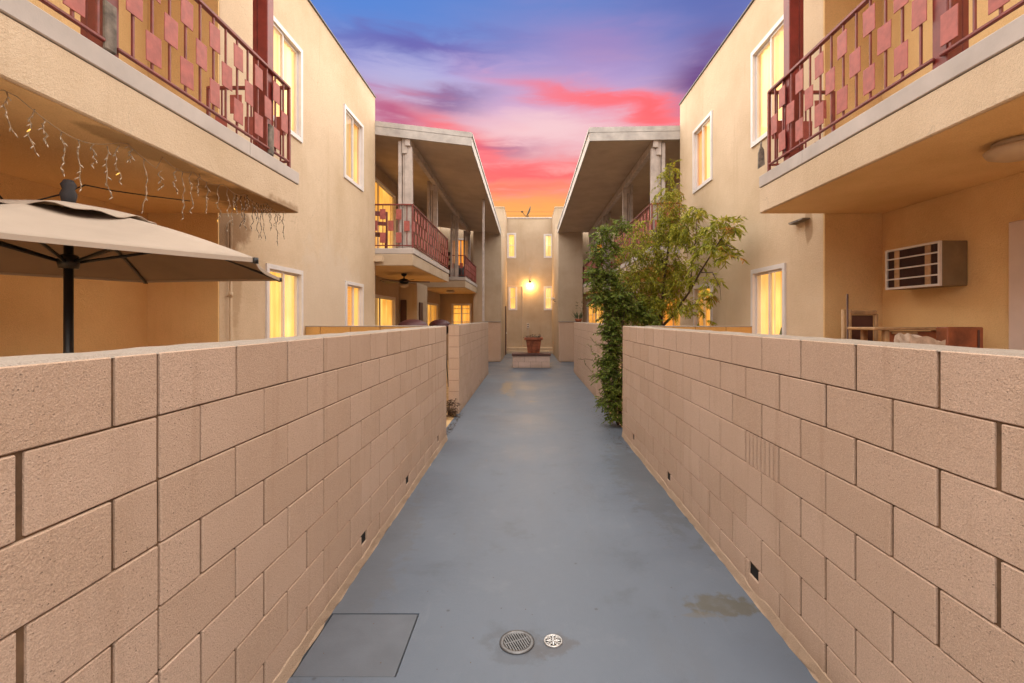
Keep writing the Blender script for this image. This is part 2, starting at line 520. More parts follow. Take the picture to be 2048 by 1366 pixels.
def mat_leaf(name, cols, red=None, tscale=2.2):
    m, nt, b = material(name)
    g = nt.node('ShaderNodeNewGeometry')
    p = g.outputs['Position']
    r = g.outputs['Random Per Island']
    n = nt.noise(p, tscale, 3, 0.6)
    c = nt.ramp(nt.add(nt.mul(r, 0.55), nt.mul(n, 0.45)), [(0.2, cols[0]), (0.5, cols[1]), (0.8, cols[2])])
    if red:
        n2 = nt.noise(nt.scale3(p, 1, 1, 1), 2.6, 3, 0.55)
        c = nt.mix(nt.mul(nt.smooth(n2, 0.55, 0.68), nt.smooth(r, 0.25, 0.6)), c, red)
    nt.l.new(c, b.inputs['Base Color'])
    b.inputs['Roughness'].default_value = 0.55
    b.inputs['Specular IOR Level'].default_value = 0.3
    tr = nt.node('ShaderNodeBsdfTranslucent')
    nt.l.new(c, tr.inputs[0])
    mx = nt.node('ShaderNodeMixShader')
    mx.inputs[0].default_value = 0.4
    nt.l.new(b.outputs[0], mx.inputs[1])
    nt.l.new(tr.outputs[0], mx.inputs[2])
    nt.l.new(mx.outputs[0], nt.n['Material Output'].inputs[0])


mat_leaf('tree_leaf', [(0.15, 0.175, 0.018, 1), (0.31, 0.32, 0.026, 1), (0.50, 0.46, 0.06, 1)], red=(0.42, 0.17, 0.04, 1))
mat_leaf('vine_leaf', [(0.07, 0.115, 0.018, 1), (0.15, 0.215, 0.030, 1), (0.28, 0.32, 0.05, 1)])
mat_leaf('dry_leaf', [(0.05, 0.030, 0.020, 1), (0.09, 0.05, 0.03, 1), (0.16, 0.10, 0.05, 1)])
mat_leaf('succulent_leaf', [(0.09, 0.11, 0.06, 1), (0.15, 0.17, 0.09, 1), (0.22, 0.22, 0.13, 1)])

# ------------------------------------------------------------------ mesh helpers
ORG = {}


class MB:
    """collects shapes in world coordinates and links them as ONE mesh object"""

    def __init__(self):
        self.bm = bmesh.new()

    def quadbox(self, lo, hi, skip=()):
        x0, x1 = sorted((lo[0], hi[0]))
        y0, y1 = sorted((lo[1], hi[1]))
        z0, z1 = sorted((lo[2], hi[2]))
        v = [self.bm.verts.new(c) for c in
             ((x0, y0, z0), (x1, y0, z0), (x1, y1, z0), (x0, y1, z0), (x0, y0, z1), (x1, y0, z1), (x1, y1, z1), (x0, y1, z1))]
        for f in ((0, 3, 2, 1), (4, 5, 6, 7), (0, 1, 5, 4), (1, 2, 6, 5), (2, 3, 7, 6), (3, 0, 4, 7)):
            self.bm.faces.new([v[i] for i in f])
        return self

    box = quadbox

    def bbox(self, lo, hi, bev=0.006, seg=1):
        t = bmesh.new()
        x0, x1 = sorted((lo[0], hi[0]))
        y0, y1 = sorted((lo[1], hi[1]))
        z0, z1 = sorted((lo[2], hi[2]))
        bmesh.ops.create_cube(t, size=1, matrix=Matrix.LocRotScale(((x0 + x1) / 2, (y0 + y1) / 2, (z0 + z1) / 2), None, (x1 - x0, y1 - y0, z1 - z0)))
        bmesh.ops.bevel(t, geom=t.edges[:], offset=bev, segments=seg, affect='EDGES', profile=0.5)
        self.join(t)
        return self

    def join(self, t, M=None):
        t.verts.index_update()
        vs = [self.bm.verts.new(M @ v.co if M else v.co) for v in t.verts]
        for f in t.faces:
            try:
                nf = self.bm.faces.new([vs[v.index] for v in f.verts])
                nf.smooth = f.smooth
            except ValueError:
                pass
        t.free()

    def tube(self, pts, r, seg=8, cap=True, smooth=True):
        pts = [Vector(p) for p in pts]
        rr = r if isinstance(r, (list, tuple)) else [r] * len(pts)
        rings = []
        up = Vector((0.123, 0.31, 0.94)).normalized()
        for i, p in enumerate(pts):
            a = pts[max(i - 1, 0)]
            b = pts[min(i + 1, len(pts) - 1)]
            t = (b - a).normalized()
            u = t.cross(up)
            if u.length < 1e-3:
                u = t.cross(Vector((1, 0, 0)))
            u.normalize()
            w = t.cross(u)
            rings.append([self.bm.verts.new(p + (u * math.cos(2 * math.pi * k / seg) + w * math.sin(2 * math.pi * k / seg)) * rr[i]) for k in range(seg)])
        for a, b in zip(rings, rings[1:]):
            for k in range(seg):
                f = self.bm.faces.new((a[k], a[(k + 1) % seg], b[(k + 1) % seg], b[k]))
                f.smooth = smooth
        if cap:
            self.bm.faces.new(rings[0][::-1])
            self.bm.faces.new(rings[-1])
        return self

    def lathe(self, prof, c, seg=24, axis='z', smooth=True):
        """prof = [(r, h), ...] turned about an axis through c"""
        rings = []
        for r, h in prof:
            ring = []
            if r < 1e-5:
                ring = [self.bm.verts.new(self._ax(c, 0, 0, h, axis))]
            else:
                for k in range(seg):
                    a = 2 * math.pi * k / seg
                    ring.append(self.bm.verts.new(self._ax(c, r * math.cos(a), r * math.sin(a), h, axis)))
            rings.append(ring)
        for a, b in zip(rings, rings[1:]):
            for k in range(seg):
                k2 = (k + 1) % seg
                if len(a) == 1 and len(b) == 1:
                    continue
                if len(a) == 1:
                    f = self.bm.faces.new((a[0], b[k2], b[k]))
                elif len(b) == 1:
                    f = self.bm.faces.new((a[k], a[k2], b[0]))
                else:
                    f = self.bm.faces.new((a[k], a[k2], b[k2], b[k]))
                f.smooth = smooth
        return self

    @staticmethod
    def _ax(c, a, b, h, axis):
        if axis == 'z':
            return (c[0] + a, c[1] + b, c[2] + h)
        if axis == 'x':
            return (c[0] + h, c[1] + a, c[2] + b)
        return (c[0] + a, c[1] + h, c[2] + b)

    def prism(self, poly, y0, y1, axis='y'):
        """polygon in XZ extruded along Y (or in XY along Z, or YZ along X)"""
        def P(a, b, t):
            return {'y': (a, t, b), 'z': (a, b, t), 'x': (t, a, b)}[axis]
        A = [self.bm.verts.new(P(a, b, y0)) for a, b in poly]
        B = [self.bm.verts.new(P(a, b, y1)) for a, b in poly]
        n = len(poly)
        self.bm.faces.new(A)
        self.bm.faces.new(B[::-1])
        for i in range(n):
            self.bm.faces.new((A[i], A[(i + 1) % n], B[(i + 1) % n], B[i]))
        return self

    def holed(self, us, vs, holes, mp, w0, w1):
        """slab in local (u,v,w) with rectangular openings, closed reveals"""
        U = sorted(set([us[0], us[1]] + [h[0] for h in holes] + [h[1] for h in holes]))
        V = sorted(set([vs[0], vs[1]] + [h[2] for h in holes] + [h[3] for h in holes]))
        U = [u for u in U if us[0] <= u <= us[1]]
        V = [v for v in V if vs[0] <= v <= vs[1]]

        def full(i, j):
            if i < 0 or j < 0 or i >= len(U) - 1 or j >= len(V) - 1:
                return False
            cu, cv = (U[i] + U[i + 1]) / 2, (V[j] + V[j + 1]) / 2
            return not any(h[0] < cu < h[1] and h[2] < cv < h[3] for h in holes)
        cache = {}

        def vt(i, j, k):
            if (i, j, k) not in cache:
                cache[(i, j, k)] = self.bm.verts.new(mp(U[i], V[j], (w0, w1)[k]))
            return cache[(i, j, k)]
        for i in range(len(U) - 1):
            for j in range(len(V) - 1):
                if not full(i, j):
                    continue
                for k in (0, 1):
                    self.bm.faces.new([vt(i, j, k), vt(i + 1, j, k), vt(i + 1, j + 1, k), vt(i, j + 1, k)])
                for (di, dj, a, b) in ((-1, 0, (i, j), (i, j + 1)), (1, 0, (i + 1, j), (i + 1, j + 1)), (0, -1, (i, j), (i + 1, j)), (0, 1, (i, j + 1), (i + 1, j + 1))):
                    if not full(i + di, j + dj):
                        self.bm.faces.new([vt(*a, 0), vt(*b, 0), vt(*b, 1), vt(*a, 1)])
        return self

    def build(self, name, mat, parent=None, recalc=True, loc=None):
        if recalc:
            bmesh.ops.recalc_face_normals(self.bm, faces=self.bm.faces[:])
        o0 = Vector(loc) if loc is not None else (ORG[parent.name] if parent else Vector((0, 0, 0)))
        if o0.length:
            bmesh.ops.translate(self.bm, verts=self.bm.verts[:], vec=-o0)
        me = bpy.data.meshes.new(name)
        self.bm.to_mesh(me)
        self.bm.free()
        me.materials.append(MATS[mat])
        return link(name, me, parent, o0)


def link(name, me, parent, org):
    o = bpy.data.objects.new(name, me)
    col.objects.link(o)
    org = Vector(org)
    if parent:
        o.parent = parent
        o.location = org - ORG[parent.name]
    else:
        o.location = org
    ORG[o.name] = org
    return o


def thing(name, loc, label, cat, group=None):
    o = bpy.data.objects.new(name, None)
    o.empty_display_size = 0.2
    col.objects.link(o)
    o.location = loc
    ORG[o.name] = Vector(loc)
    tag(o, label, cat, group)
    return o


def tag(o, label, cat, group=None):
    o['label'] = label
    o['category'] = cat
    if group:
        o['group'] = group
    return o


def structure(o):
    o['kind'] = 'structure'
    return o


def copy_tree(o, parent, delta, label=None):
    c = o.copy()
    col.objects.link(c)
    w = ORG[o.name] + (Vector(delta) if parent is None else Vector(delta))
    c.parent = parent
    ORG[c.name] = w
    c.location = w - (ORG[parent.name] if parent else Vector((0, 0, 0)))
    if label:
        c['label'] = label
    for ch in [k for k in bpy.data.objects if k.parent == o]:
        copy_tree(ch, c, delta)
    return c


def box(lo, hi, name, mat, parent=None, bev=0):
    m = MB()
    if bev:
        m.bbox(lo, hi, bev)
    else:
        m.box(lo, hi)
    return m.build(name, mat, parent)


# pixel (full-size photograph) -> world at depth Y, used only to place things where they stand
def at(px, py, Y):
    return Vector(((px - 1056) * Y / 945.0, Y, EYE + (638 - py) * Y / 945.0))


# local frames: u along the wall, v up, w outwards from the wall face
def XP(s, x):            # wall facing the walkway on side s (-1 left, +1 right)
    return lambda u, v, w: (s * (x - w), u, v)


def YP(y):               # wall facing the camera
    return lambda u, v, w: (u, y - w, v)


def lbox(mb, mp, u0, u1, v0, v1, w0, w1, bev=0):
    a, b = mp(u0, v0, w0), mp(u1, v1, w1)
    return mb.bbox(a, b, bev) if bev else mb.box(a, b)


def window(parent, mp, u0, u1, v0, v1, left='curtain_yellow', right='curtain_cream', mull=0.5, fw=0.055, name='window',
           hbar=None, grid=None, sash=True, blind=None, label=None):
    m = MB()
    # casing, proud of the wall by 2 cm
    for (a, b, c, d) in ((u0, u0 + fw, v0, v1), (u1 - fw, u1, v0, v1), (u0 + fw, u1 - fw, v0, v0 + fw), (u0 + fw, u1 - fw, v1 - fw, v1)):
        lbox(m, mp, a, b, c, d, -0.10, 0.022)
    w = m.build(name, 'white_frame', parent)
    if label:
        w['label'] = label
    iu0, iu1, iv0, iv1 = u0 + fw, u1 - fw, v0 + fw, v1 - fw
    um = iu0 + (iu1 - iu0) * mull if mull else iu1
    m = MB()
    s = 0.028
    spans = [(iu0, um, 0.0)] + ([(um, iu1, -0.03)] if mull else [])
    for (a, b, off) in spans:
        for (p, q, r_, t) in ((a, a + s, iv0, iv1), (b - s, b, iv0, iv1), (a + s, b - s, iv0, iv0 + s), (a + s, b - s, iv1 - s, iv1)):
            lbox(m, mp, p, q, r_, t, -0.030 + off * 0.7, -0.004 + off * 0.7)
    if hbar:
        for hb in hbar:
            zz = iv0 + (iv1 - iv0) * hb
            lbox(m, mp, iu0 + s, iu1 - s, zz - 0.014, zz + 0.014, -0.028, -0.006)
    if grid:
        for g in grid:
            uu = iu0 + (iu1 - iu0) * g
            lbox(m, mp, uu - 0.012, uu + 0.012, iv0 + s, iv1 - s, -0.027, -0.007)
    m.build('sash', 'white_frame', w)
    m = MB()
    for (a, b, off) in spans:
        q = [mp(a + s, iv0 + s, -0.018 + off * 0.7), mp(b - s, iv0 + s, -0.018 + off * 0.7), mp(b - s, iv1 - s, -0.018 + off * 0.7), mp(a + s, iv1 - s, -0.018 + off * 0.7)]
        m.bm.faces.new([m.bm.verts.new(c) for c in q])
    m.build('pane', 'window_glass', w)

    def curtain(a, b, mat, ph):
        if b - a < 0.02:
            return
        m = MB()
        n = max(6, int((b - a) / 0.022))
        r0, r1 = [], []
        for i in range(n + 1):
            uu = a + (b - a) * i / n
            ww = -0.085 + 0.014 * math.sin(i * 1.55 + ph) + 0.006 * math.sin(i * 0.6 + ph * 2)
            r0.append(m.bm.verts.new(mp(uu, iv0, ww)))
            r1.append(m.bm.verts.new(mp(uu, iv1, ww)))
        for i in range(n):
            f = m.bm.faces.new((r0[i], r0[i + 1], r1[i + 1], r1[i]))
            f.smooth = True
        m.build('curtain', mat, w)
    curtain(iu0, um, left, 0.3 + u0)
    if mull:
        curtain(um, iu1, right, 1.1 + u0)
    if blind:
        a, b = blind
        zz = iv0 + 0.03
        first = None
        while zz < iv1 - 0.02:
            q = MB()
            c0, c1 = mp(a, zz, -0.062), mp(b, zz + 0.022, -0.052)
            if first is None:
                first = q.box(c0, c1).build('blind_slat', 'blind_slat', w)
                z0 = zz
            else:
                q.bm.free()
                o = bpy.data.objects.new('blind_slat', first.data)
                col.objects.link(o)
                o.parent = w
                o.location = (0, 0, zz - z0)
            zz += 0.042
    return w


# ------------------------------------------------------------------ block walls
BL, BH = 0.4064, 0.2032
BLOCK_MESH = {}


def block_mesh(length, depth, height, flute=False):
    key = (round(length, 4), round(depth, 4), round(height, 4), flute)
    if key in BLOCK_MESH:
        return BLOCK_MESH[key]
    m = MB()
    if flute:
        n = 8
        step = length / n
        for i in range(n):
            m.box((-depth / 2, -length / 2 + i * step + 0.006, -height / 2), (depth / 2, -length / 2 + (i + 1) * step - 0.006, height / 2))
        m.box((-depth / 2 + 0.020, -length / 2, -height / 2 + 0.001), (depth / 2 - 0.020, length / 2, height / 2 - 0.001))
    else:
        m.bbox((-depth / 2, -length / 2, -height / 2), (depth / 2, length / 2, height / 2), 0.0030)
    bmesh.ops.recalc_face_normals(m.bm, faces=m.bm.faces[:])
    me = bpy.data.meshes.new('block')
    m.bm.to_mesh(me)
    m.bm.free()
    me.materials.append(MATS['painted_block'])
    BLOCK_MESH[key] = me
    return me


def block_wall(label, group, s, xf, y0, y1, joint0, ctrl=None, holes=(), flute=None, rows=8, z0=0.0, thick=0.194, fillet=True, joined_after=None, dz=0.0):
    """running-bond wall along Y whose walkway face stands at s*xf"""
    t = thing('block_wall', (s * (xf + thick / 2), (y0 + y1) / 2, z0), label, 'wall', group)
    xc = s * (xf + thick / 2)
    HJ = 0.0058
    mp = XP(s, xf)
    hh = []
    for (hy, hl, ha, hb) in holes:
        hh.append((hy, hy + hl, ha, hb))
    MB().holed((y0 + 0.01, y1 - 0.01), (z0, z0 + rows * BH - 0.004), hh, mp, -0.010, -(thick - 0.010)).build('mortar', 'mortar', t)
    if hh:
        d = MB()
        for h in hh:
            lbox(d, mp, h[0] - 0.01, h[1] + 0.01, h[2] - 0.01, h[3] + 0.01, -0.012, -0.045)
        d.build('hole_shade', 'dark_void', t)  # black plate just inside the face, painted shade for the hole depth
    stuff = MB()
    wide = []
    nstuff = 0
    for r in range(rows):
        ztop = z0 + rows * BH - r * BH
        off = joint0 + (BL / 2 if r % 2 else 0.0)
        js = []
        if ctrl is None:
            k = math.floor((y0 - off) / BL)
            y = off + k * BL
            while y < y1 + BL:
                js.append(y)
                y += BL
        else:
            c, pre = ctrl
            # beyond the control joint
            y = off
            while y > c + 0.12:
                y -= BL
            while y < c + 0.12:
                y += BL
            js = [c]
            while y < y1 + BL:
                js.append(y)
                y += BL
            y = c - (pre[r % 2])
            while y > y0 - BL:
                js.insert(0, y)
                y -= BL
        js = [j for j in js if y0 + 0.05 < j < y1 - 0.05]
        js = [y0] + js + [y1]
        for a, b in zip(js, js[1:]):
            def vj(q):
                return 0.022 if q < (1.25 if s < 0 else 1.45) else (0.014 if q < 2.1 else 0.0125)
            if a > y0 and a < 2.3 and joined_after is None:
                wide.append((a - vj(a) / 2, vj(a), ztop - BH))
            aa = a + vj(a) * rnd.uniform(0.35, 0.65) if a > y0 else a
            bb = b - vj(b) * rnd.uniform(0.35, 0.65) if b < y1 else b
            L = bb - aa
            if L < 0.02:
                continue
            pieces = [(aa, bb, ztop - BH + HJ / 2, ztop - HJ / 2)]
            for h in hh:
                if h[0] < bb and h[1] > aa and h[2] < ztop and h[3] > ztop - BH:
                    new = []
                    for (pa, pb, pz, pt) in pieces:
                        if h[0] - pa > 0.03:
                            new.append((pa, h[0], pz, pt))
                        if pb - h[1] > 0.03:
                            new.append((h[1], pb, pz, pt))
                        ov = (max(pa, h[0]), min(pb, h[1]))
                        if ov[1] > ov[0]:
                            if h[2] - pz > 0.02:
                                new.append((ov[0], ov[1], pz, h[2]))
                            if pt - h[3] > 0.02:
                                new.append((ov[0], ov[1], h[3], pt))
                    pieces = new
            for (pa, pb, pz, pt) in pieces:
                fl = flute is not None and r == flute[0] and abs((pa + pb) / 2 - flute[1]) < 0.12
                if joined_after is not None and pa > joined_after:
                    stuff.bbox((xc - thick / 2, pa, pz), (xc + thick / 2, pb, pt), 0.004)
                    nstuff += 1
                    continue
                me = block_mesh(round(pb - pa, 2) if pb - pa > 0.39 else round(pb - pa, 3), thick, round(pt - pz, 4), fl)
                o = link('block', me, t, (xc + rnd.uniform(-0.0016, 0.0016), (pa + pb) / 2, (pz + pt) / 2))
                o.rotation_euler = (rnd.uniform(-0.002, 0.002), 0, rnd.uniform(-0.0025, 0.0025))
    if nstuff:
        o = stuff.build('distant_blocks', 'painted_block', t)
        o['kind'] = 'stuff'
    # rough mortar skim along the top
    m = MB()
    n = int((y1 - y0) / 0.11)
    zt = z0 + rows * BH
    rows_v = []
    for i in range(n + 1):
        y = y0 + (y1 - y0) * i / n
        j = rnd.uniform(-0.004, 0.004)
        rows_v.append([m.bm.verts.new((s * (xf + 0.004 + rnd.uniform(-0.003, 0.002)), y, zt - 0.006)),
                       m.bm.verts.new((s * (xf + 0.012 + rnd.uniform(0, 0.006)), y, zt + 0.004 + j * 0.6)),
                       m.bm.verts.new((s * (xf + thick - 0.012), y, zt + 0.005 + j * 0.6)),
                       m.bm.verts.new((s * (xf + thick - 0.003), y, zt - 0.006))])
    for a, b in zip(rows_v, rows_v[1:]):
        for k in range(3):
            m.bm.faces.new((a[k], a[k + 1], b[k + 1], b[k]))
        m.bm.faces.new((a[3], a[0], b[0], b[3]))
    m.bm.faces.new(rows_v[0])
    m.bm.faces.new(rows_v[-1][::-1])
    m.build('top_skim', 'block_cap', t)
    if fillet:
        m = MB()
        n = int((y1 - y0) / 0.07)
        rv = []
        for i in range(n + 1):
            y = y0 + (y1 - y0) * i / n
            top = 0.062 + rnd.uniform(-0.006, 0.006)
            for h in hh:
                if h[0] - 0.03 < y < h[1] + 0.05:
                    top *= 0.75
            rv.append([m.bm.verts.new((s * (xf + 0.004), y, top + 0.006)),
                       m.bm.verts.new((s * (xf - 0.004 + rnd.uniform(-0.002, 0.002)), y, top)),
                       m.bm.verts.new((s * (xf - 0.014 + rnd.uniform(-0.004, 0.004)), y, 0.012)),
                       m.bm.verts.new((s * (xf - 0.018 + rnd.uniform(-0.005, 0.005)), y, -0.002)),
                       m.bm.verts.new((s * (xf + 0.004), y, -0.002))])
        for a, b in zip(rv, rv[1:]):
            for k in range(4):
                m.bm.faces.new((a[k], a[k + 1], b[k + 1], b[k]))
        m.build('footing', 'footing_mortar', t)
    return t


# ------------------------------------------------------------------ railings
def railing(parent, p0, p1, zb, zt, phase=0.0, sp=0.138, out=(0, 0), rail_mat='red_paint', plate_mat='plate_paint', posts=(True, True), zdeck=None, legs=()):
    """rails between two plan points, bars with staggered square plates"""
    p0, p1 = Vector((*p0, 0)), Vector((*p1, 0))
    d = (p1 - p0)
    L = d.length
    d.normalize()
    along_y = abs(d.y) > abs(d.x)
    m = MB()

    def bar(a, b, za, zb_, hw):
        q = MB()
        A, B = p0 + d * a, p0 + d * b
        lo = (min(A.x, B.x) - (hw if along_y else 0), min(A.y, B.y) - (0 if along_y else hw), za)
        hi = (max(A.x, B.x) + (hw if along_y else 0), max(A.y, B.y) + (0 if along_y else hw), zb_)
        m.bbox(lo, hi, min(0.005, hw * 0.6))
    bar(0, L, zt - 0.028, zt, 0.018)
    bar(0, L, zb, zb + 0.02, 0.012)
    for flag, a in ((posts[0], 0.0), (posts[1], L)):
        if flag:
            A = p0 + d * a
            m.bbox((A.x - 0.014, A.y - 0.014, (zdeck if zdeck else zb) - 0.03), (A.x + 0.014, A.y + 0.014, zt - 0.004), 0.004)
    rl = m.build('railing', rail_mat, parent)
    H = zt - zb
    bw = 0.007
    bm_ = MB()
    bm_.bbox((-bw, -bw, 0), (bw, bw, H - 0.05), 0.002)
    bme = bpy.data.meshes.new('baluster')
    bm_.bm.to_mesh(bme)
    bm_.bm.free()
    bme.materials.append(MATS[rail_mat])
    ph = H / 0.72
    hw, hh_ = 0.056, 0.088 * ph
    q = MB()
    if along_y:
        q.bbox((-0.003, -hw, -hh_), (0.003, hw, hh_), 0.0015)
    else:
        q.bbox((-hw, -0.003, -hh_), (hw, 0.003, hh_), 0.0015)
    pme = bpy.data.meshes.new('square_plate')
    q.bm.to_mesh(pme)
    q.bm.free()
    pme.materials.append(MATS[plate_mat])
    outv = Vector((out[0], out[1], 0)) * (bw + 0.0035)
    k = 0
    a = phase
    while a < L - 0.03:
        if a > 0.03:
            P = p0 + d * a
            o = link('baluster', bme, rl, (P.x, P.y, zb + 0.02))
            zz = [0.18, 0.77] if k % 2 else [0.475]
            for f in zz:
                c = P + outv
                o = link('square_plate', pme, rl, (c.x, c.y, zb + 0.02 + f * (H - 0.04) + rnd.uniform(-0.008, 0.008)))
                o.rotation_euler = (rnd.uniform(-0.02, 0.02) if along_y else 0, 0 if along_y else rnd.uniform(-0.02, 0.02), rnd.uniform(-0.05, 0.05))
        a += sp
        k += 1
    return rl


# ------------------------------------------------------------------ ground
structure(box((-200, -200, -0.30), (200, 200, -0.07), 'ground', 'dirt'))
COV = (-1.145, -0.645, 2.288, 2.772)      # access cover opening x0,x1,y0,y1
flat = lambda u, v, w: (u, v, w)
m = MB()
m.holed((-1.30, 1.50), (-3.0, 15.10), [(COV[0] - 0.007, COV[1] + 0.007, COV[2] - 0.006, COV[3] + 0.006)], flat, 0.0, -0.068)
structure(m.build('walkway', 'blue_grey_paint'))
structure(box((-1.75, 15.112, -0.068), (2.0, 24.5, -0.003), 'walkway', 'blue_grey_paint'))
structure(box((-7.5, -3.0, -0.068), (-1.302, 15.10, -0.006), 'patio_slab', 'warm_bounce_floor'))
structure(box((1.502, -3.0, -0.068), (7.5, 15.10, -0.006), 'patio_slab', 'warm_bounce_floor'))
structure(box((-7.5, 15.112, -0.068), (-1.752, 24.5, -0.006), 'patio_slab', 'warm_bounce_floor'))
structure(box((2.002, 15.112, -0.068), (7.5, 24.5, -0.006), 'patio_slab', 'warm_bounce_floor'))

# ------------------------------------------------------------------ the two long block walls and the two beyond the gaps
ZW = 8 * BH
block_wall('long tan block wall beneath the parasol, with an open vertical crack running down its near end', 'painted block walls along the walkway',
           -1, 1.170, -0.8, 6.78, 1.898, ctrl=(1.50, (0.164, BL)), holes=[(3.32, 0.115, 0.128, 0.198), (4.55, 0.10, 0.128, 0.198), (6.12, 0.10, 0.128, 0.198)])
block_wall('long tan block wall across from the parasol, with one grooved block and square drain holes', 'painted block walls along the walkway',
           1, 1.397, -0.8, 6.98, 1.612, holes=[(2.865, 0.125, 0.125, 0.192), (4.64, 0.115, 0.125, 0.192), (6.22, 0.10, 0.125, 0.192)], flute=(3, 2.792))
block_wall('shorter pale block wall beyond the gap, with a thin white column rising from it', 'painted block walls along the walkway',
           -1, 1.257, 8.62, 15.0, 8.83, fillet=False, holes=[(8.9, 0.08, 0.10, 0.16), (9.75, 0.09, 0.10, 0.16), (12.2, 0.1, 0.10, 0.16)], joined_after=10.4)
block_wall('shorter pinkish block wall running on behind the climbing shrub', 'painted block walls along the walkway',
           1, 1.487, 8.75, 15.3, 8.95, fillet=False, joined_after=10.4)

# low end walls under the wings
for s, x0, x1, lab in ((-1, 1.105, 1.78, 'stub of pale rough wall at the walkway end, below the drainpipe side'), (1, 1.255, 2.02, 'stub of pale rough wall at the walkway end, beside the succulent pot')):
    t = thing('end_stub_wall', (s * (x0 + x1) / 2, 19.2, 0), lab, 'wall', 'stub walls at the walkway end')
    MB().bbox((s * x0, 19.1, -0.003), (s * x1, 19.39, 1.60), 0.02).build('wall_body', 'painted_block', t)
    MB().bbox((s * (x0 - 0.01), 19.08, 1.601), (s * (x1 + 0.01), 19.39, 1.645), 0.012).build('wall_cap', 'block_cap', t)


def divider(label, y, x0, x1, rows):
    t = thing('divider_wall', ((x0 + x1) / 2, y + 0.1, 0), label, 'wall', 'patio divider walls')
    MB().box((min(x0, x1) + 0.004, y + 0.008, 0), (max(x0, x1) - 0.004, y + 0.186, rows * BH - 0.004)).build('mortar', 'mortar', t)
    for r in range(rows):
        xs = [min(x0, x1)]
        x = xs[0] + (BL if r % 2 == 0 else BL / 2)
        while x < max(x0, x1) - 0.06:
            xs.append(x)
            x += BL
        xs.append(max(x0, x1))
        for a, b in zip(xs, xs[1:]):
            key = ('d', round(b - a, 3))
            if key not in BLOCK_MESH:
                q = MB().bbox((-(b - a) / 2 + 0.003, -0.097, -BH / 2 + 0.002), ((b - a) / 2 - 0.003, 0.097, BH / 2 - 0.002), 0.004)
                bmesh.ops.recalc_face_normals(q.bm, faces=q.bm.faces[:])
                me = bpy.data.meshes.new('block')
                q.bm.to_mesh(me)
                q.bm.free()
                me.materials.append(MATS['window_glow_block'])
                BLOCK_MESH[key] = me
            link('block', BLOCK_MESH[key], t, ((a + b) / 2, y + 0.097 + rnd.uniform(-0.001, 0.001), r * BH + BH / 2))
    MB().bbox((min(x0, x1), y - 0.004, rows * BH - 0.002), (max(x0, x1), y + 0.198, rows * BH + 0.012), 0.005).build('top_skim', 'block_cap', t)


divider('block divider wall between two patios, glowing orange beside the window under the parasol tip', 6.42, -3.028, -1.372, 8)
divider('block divider wall between two patios, glowing orange behind the tree side wall', 6.24, 1.60, 2.978, 8)

